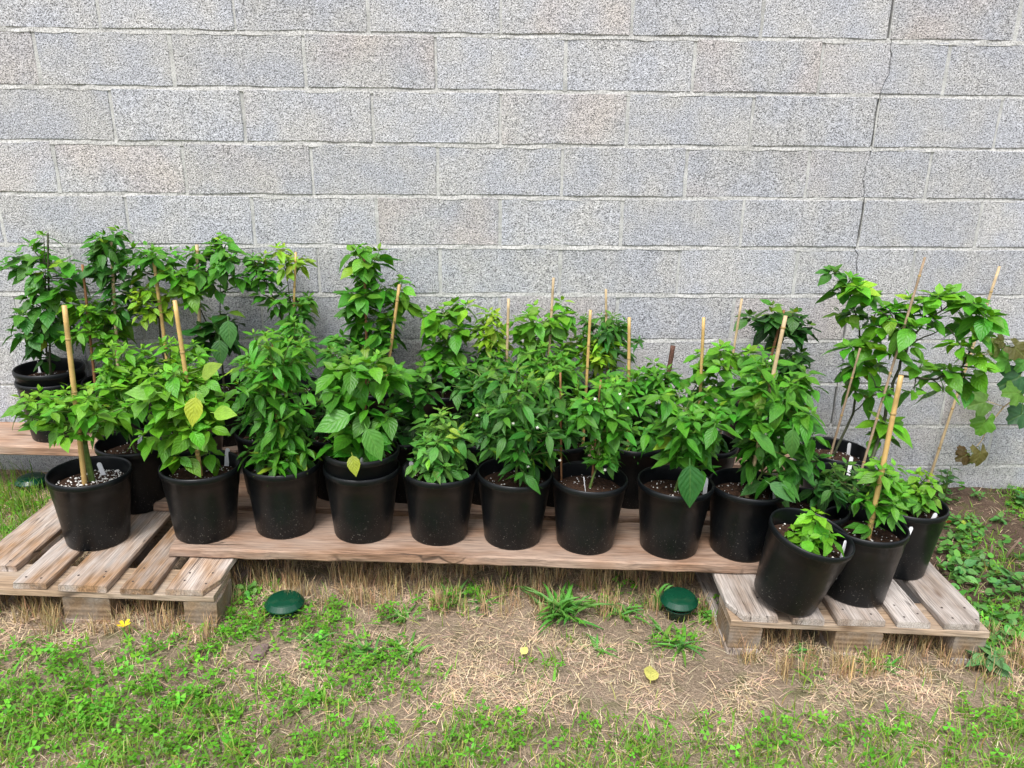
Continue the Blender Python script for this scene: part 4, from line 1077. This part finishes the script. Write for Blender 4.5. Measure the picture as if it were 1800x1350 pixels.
# round-leaved creeping weeds in the soil bed
def round_template():
    v = [(0, 0, .02)]; T = []
    for k in range(9): a = k * 2 * math.pi / 9; v.append((math.cos(a) * (1.15 if k == 0 else 1), .85 * math.sin(a), -.05))
    T = [(0, 1 + k, 1 + (k + 1) % 9) for k in range(9)]; return np.array(v), np.array(T)
BEDW = [(1745, 1105, 80, 40, 1.), (1690, 1000, 40, 45, .9), (1670, 960, 24, 40, .9), (1770, 1050, 60, 22, .8), (1710, 940, 30, 16, .7), (1790, 890, 26, 16, .8), (1665, 862, 26, 30, .6), (1715, 1165, 46, 26, .8), (1760, 965, 30, 16, .4), (1740, 1030, 80, 20, .5), (1790, 1010, 30, 60, .25)]
P, px, py = pick(60000, lambda px, py, x, y: np.where(x > 1.5, gauss(px, py, BEDW), 0) * .8)
n = len(P); rosettes(P, rng.uniform(.006, .017, n), rng.uniform(.005, .045, n), jitcol(n, (.095, .25, .05), .2, .3), 'bed_weeds', 'round-leaved weeds creeping over the soil bed', 'weeds', round_template, .45)

# single tufts and weeds that can be told apart
def tuft(label, px, py, nb, hgt, spread, wd, col, seed):
    r = random.Random(seed); c = Vector(gr(px, py)); t = empty('grass_tuft', c - Vector((0, 0, .004))); props(t, label, 'grass tuft', 'broad-bladed grass tufts on the lawn')
    for k in range(nb):
        a = r.uniform(0, 6.28); h = hgt * r.uniform(.4, 1.1); l = spread * r.uniform(.4, 1.1); w_ = wd * r.uniform(.6, 1.2); o0 = Vector((r.gauss(0, .18), r.gauss(0, .12), 0)) * spread
        d = Vector((math.cos(a), math.sin(a), 0)); sd = Vector((-math.sin(a), math.cos(a), 0)); v = []
        for tt, ww in ((0, .5), (.25, .9), (.5, 1), (.75, .7), (1, .03)):
            p = o0 + d * l * tt ** 1.4 + Vector((0, 0, h * (tt - .55 * tt * tt) / .45 * .6)); v += [p - sd * w_ * ww / 2 + Vector((0, 0, .12 * w_)), p + Vector((0, 0, -.15 * w_)), p + sd * w_ * ww / 2 + Vector((0, 0, .12 * w_))]
        f = [(i * 3 + q, i * 3 + q + 1, i * 3 + q + 4, i * 3 + q + 3) for i in range(4) for q in range(2)]
        me = mesh('blade', v, f, M_LEAF, True); ul = me.uv_layers.new(name='UVMap')
        for lp in me.loops: ul.data[lp.index].uv = ((lp.vertex_index // 3) / 40, (lp.vertex_index % 3) / 2)
        o = ob('blade', me, t); cc = mixt(col, (.16, .34, .05), r.random() * .6); o.color = (*[q * r.uniform(.8, 1.2) for q in cc], 1)
TU = [('large broad-bladed grass clump below the reddish plank', 985, 1082, 60, .11, .13, .014), ('spreading grass tuft beside the slug trap with its cup showing', 1195, 1136, 16, .05, .10, .012), ('flat grass tuft between the large clump and the slug trap', 1095, 1080, 22, .06, .10, .010),
      ('flat star-shaped weed below the reddish plank near the nested pots', 790, 1055, 16, .05, .10, .012), ('small flat tuft near the low compact bush', 855, 1062, 12, .04, .08, .010), ('single tall blade tuft behind the grey pallet slug trap', 1155, 1070, 5, .14, .05, .014), ('leafy tuft at the foot of the weathered pallet block', 352, 1090, 7, .06, .06, .012),
      ('low tuft on the bare earth below the grey pallet slug trap', 1165, 1112, 14, .035, .07, .008), ('low tuft in straw by the grey pallet block', 1400, 1150, 12, .04, .07, .010), ('low tuft beside the yellow fallen leaf', 1050, 1140, 14, .04, .08, .009), ('long flat tuft in straw before the grey pallet', 1545, 1175, 14, .04, .09, .010),
      ('green tuft among clover near the stone', 560, 1130, 18, .05, .08, .009), ('tuft in front of the domed slug trap', 640, 1150, 20, .05, .09, .009), ('tuft between straw patches below the plank', 720, 1150, 22, .05, .09, .009), ('tuft below the spreading star-shaped weed', 710, 1085, 16, .045, .08, .010)]
for i, t in enumerate(TU): tuft(*t, (.085, .26, .045), 400 + i)

def weed(label, px, py, nl, L, hgt, seed, col=(.075, .21, .05), kind='broad'):
    r = random.Random(seed); c = Vector(gr(px, py)); t = empty('leafy_weed', c - Vector((0, 0, .003))); props(t, label, 'weed', 'leafy weeds round the pallets')
    parts = []
    for s in range(max(1, nl // 5)):
        tip = Vector((r.gauss(0, .03), r.gauss(0, .02), hgt * r.uniform(.5, 1))); parts.append(tube(bez((0, 0, 0), tip * .5 + Vector((0, 0, .01)), tip, 4), .0018, 5, False)); az = r.uniform(0, 6)
        for k in range(5):
            az += 2.4; el = math.radians(r.uniform(-25, 35)); add_leaf(t, Vector((0, 0, 0)), tip * r.uniform(.5, 1), (math.cos(az) * math.cos(el), math.sin(az) * math.cos(el), math.sin(el)), L * r.uniform(.6, 1.1), kind, col, r, .3)
    v, f = join(parts); ob('stem', mesh('stem', v, f, M_STEM, True), t)
WE = [('pale broad-leaved weed at the corner of the grey pallet', 1722, 1172, 20, .075, .07, (.10, .24, .08)), ('leafy weed growing at the foot of the wall beside the long cane', 1662, 872, 25, .05, .16, (.07, .19, .05)), ('seedling weed in the soil bed near the two stubs', 1735, 1000, 10, .055, .05, (.085, .22, .06)),
      ('small weed at the wall foot in the soil bed', 1722, 880, 10, .04, .05, (.085, .24, .05)), ('weed beside the orange scrap in the soil bed', 1690, 925, 15, .045, .05, (.09, .25, .05)), ('weed patch by the wall foot farthest into the soil bed', 1792, 892, 15, .05, .07, (.06, .2, .05)), ('weed between stub twigs and the wall', 1755, 920, 10, .045, .04, (.09, .24, .05)),
      ('sprawling weed along the grey pallet side', 1690, 1010, 20, .06, .05, (.09, .25, .06)), ('broad weed beside the corner of the soil bed path', 1770, 1030, 15, .055, .04, (.09, .22, .07)), ('bushy clover-like weed against the grey pallet block', 1250, 1092, 25, .028, .05, (.10, .29, .04)), ('bright weed at the side of the weathered pallet', 420, 1050, 15, .045, .06, (.11, .29, .05))]
for i, (lb, px_, py_, nl, L_, hg, cc) in enumerate(WE): weed(lb, px_, py_, nl, L_, hg, 600 + i, cc)

# small things lying about
c = Vector(gr(457, 1152)); bm = bmesh.new(); bmesh.ops.create_icosphere(bm, subdivisions=2, radius=1)
rr = random.Random(2)
for q in bm.verts: q.co = Vector((q.co.x * .022, q.co.y * .042, q.co.z * .018)) * rr.uniform(.88, 1.1)
me = bpy.data.meshes.new('stone'); bm.to_mesh(me); bm.free(); me.materials.append(M_STONE)
props(ob('stone', me, None, c + Vector((0, 0, .010)), (0, 0, -.3)), 'brown oblong stone lying by the clover', 'stone')
def litter(name, label, cat, px, py, L, rz, col, up=.012, group=None, cm=0):
    c = Vector(gr(px, py)); me = LEAF['broad'][cm].copy(); o = ob(name, me, None, c + Vector((0, 0, up)), (.25, -.15, rz)); o.scale = (L,) * 3; o.color = (*col, 1); return props(o, label, cat, group)
litter('fallen_leaf', 'yellow fallen leaf lying on the bare earth', 'leaf', 1142, 1212, .075, 1.3, (.62, .60, .16), .02, None, 1)
litter('fallen_leaf', 'small pale yellow fallen leaf in straw near the large grass clump', 'leaf', 915, 1162, .04, 1.0, (.62, .58, .18), .02, None, 3)
c = Vector(gr(216, 1118)); fl = empty('yellow_flower', c); props(fl, 'yellow flower in straw before the weathered pallet', 'flower')
v, f = tube([(0, 0, -.005), (.006, .0, .02), (.01, 0, .035)], .0015, 5); ob('stem', mesh('stem', v, f, M_STEM), fl)
for k in range(5):
    a = k * 1.2566; v = [(.01, 0, .034)]
    for da, r_, z in ((-.5, .012, .042), (-.2, .02, .046), (.2, .02, .046), (.5, .012, .042)): v.append((.01 + r_ * math.cos(a + da), r_ * math.sin(a + da), z))
    ob('petal', mesh('petal', v, [(0, 1, 2), (0, 2, 3), (0, 3, 4)], M_YFLOWER), fl)
c = Vector(gr(1663, 918)); bm = bmesh.new(); bmesh.ops.create_icosphere(bm, subdivisions=1, radius=.022)
for q in bm.verts: q.co = Vector((q.co.x, q.co.y * .7, q.co.z * .6)) * rr.uniform(.75, 1.15)
me = bpy.data.meshes.new('scrap'); bm.to_mesh(me); bm.free(); me.materials.append(M_ORANGE)
props(ob('terracotta_scrap', me, None, c + Vector((0, 0, .012))), 'small orange terracotta scrap beside the grey pallet', 'scrap')
for lb, px_, py_, h_, l_ in (('short upright twig stub in the soil bed', 1738, 985, .07, .0), ('leaning pale twig stub in the soil bed', 1764, 985, .10, .05)):
    c = Vector(gr(px_, py_)); v, f = tube([(0, 0, -.02), (l_ * .4, 0, h_ * .5), (l_, 0, h_)], [.006, .005, .004], 7)
    props(ob('twig', mesh('twig', v, f, M_TWIG, True), None, c), lb, 'twig')
print('max leaves', max(sum(c.name.startswith('leaf') for c in o.children) for o in bpy.data.objects if o.get('category') == 'plant')); print('leaves', LEAFCOUNT, 'objects', len(bpy.data.objects))
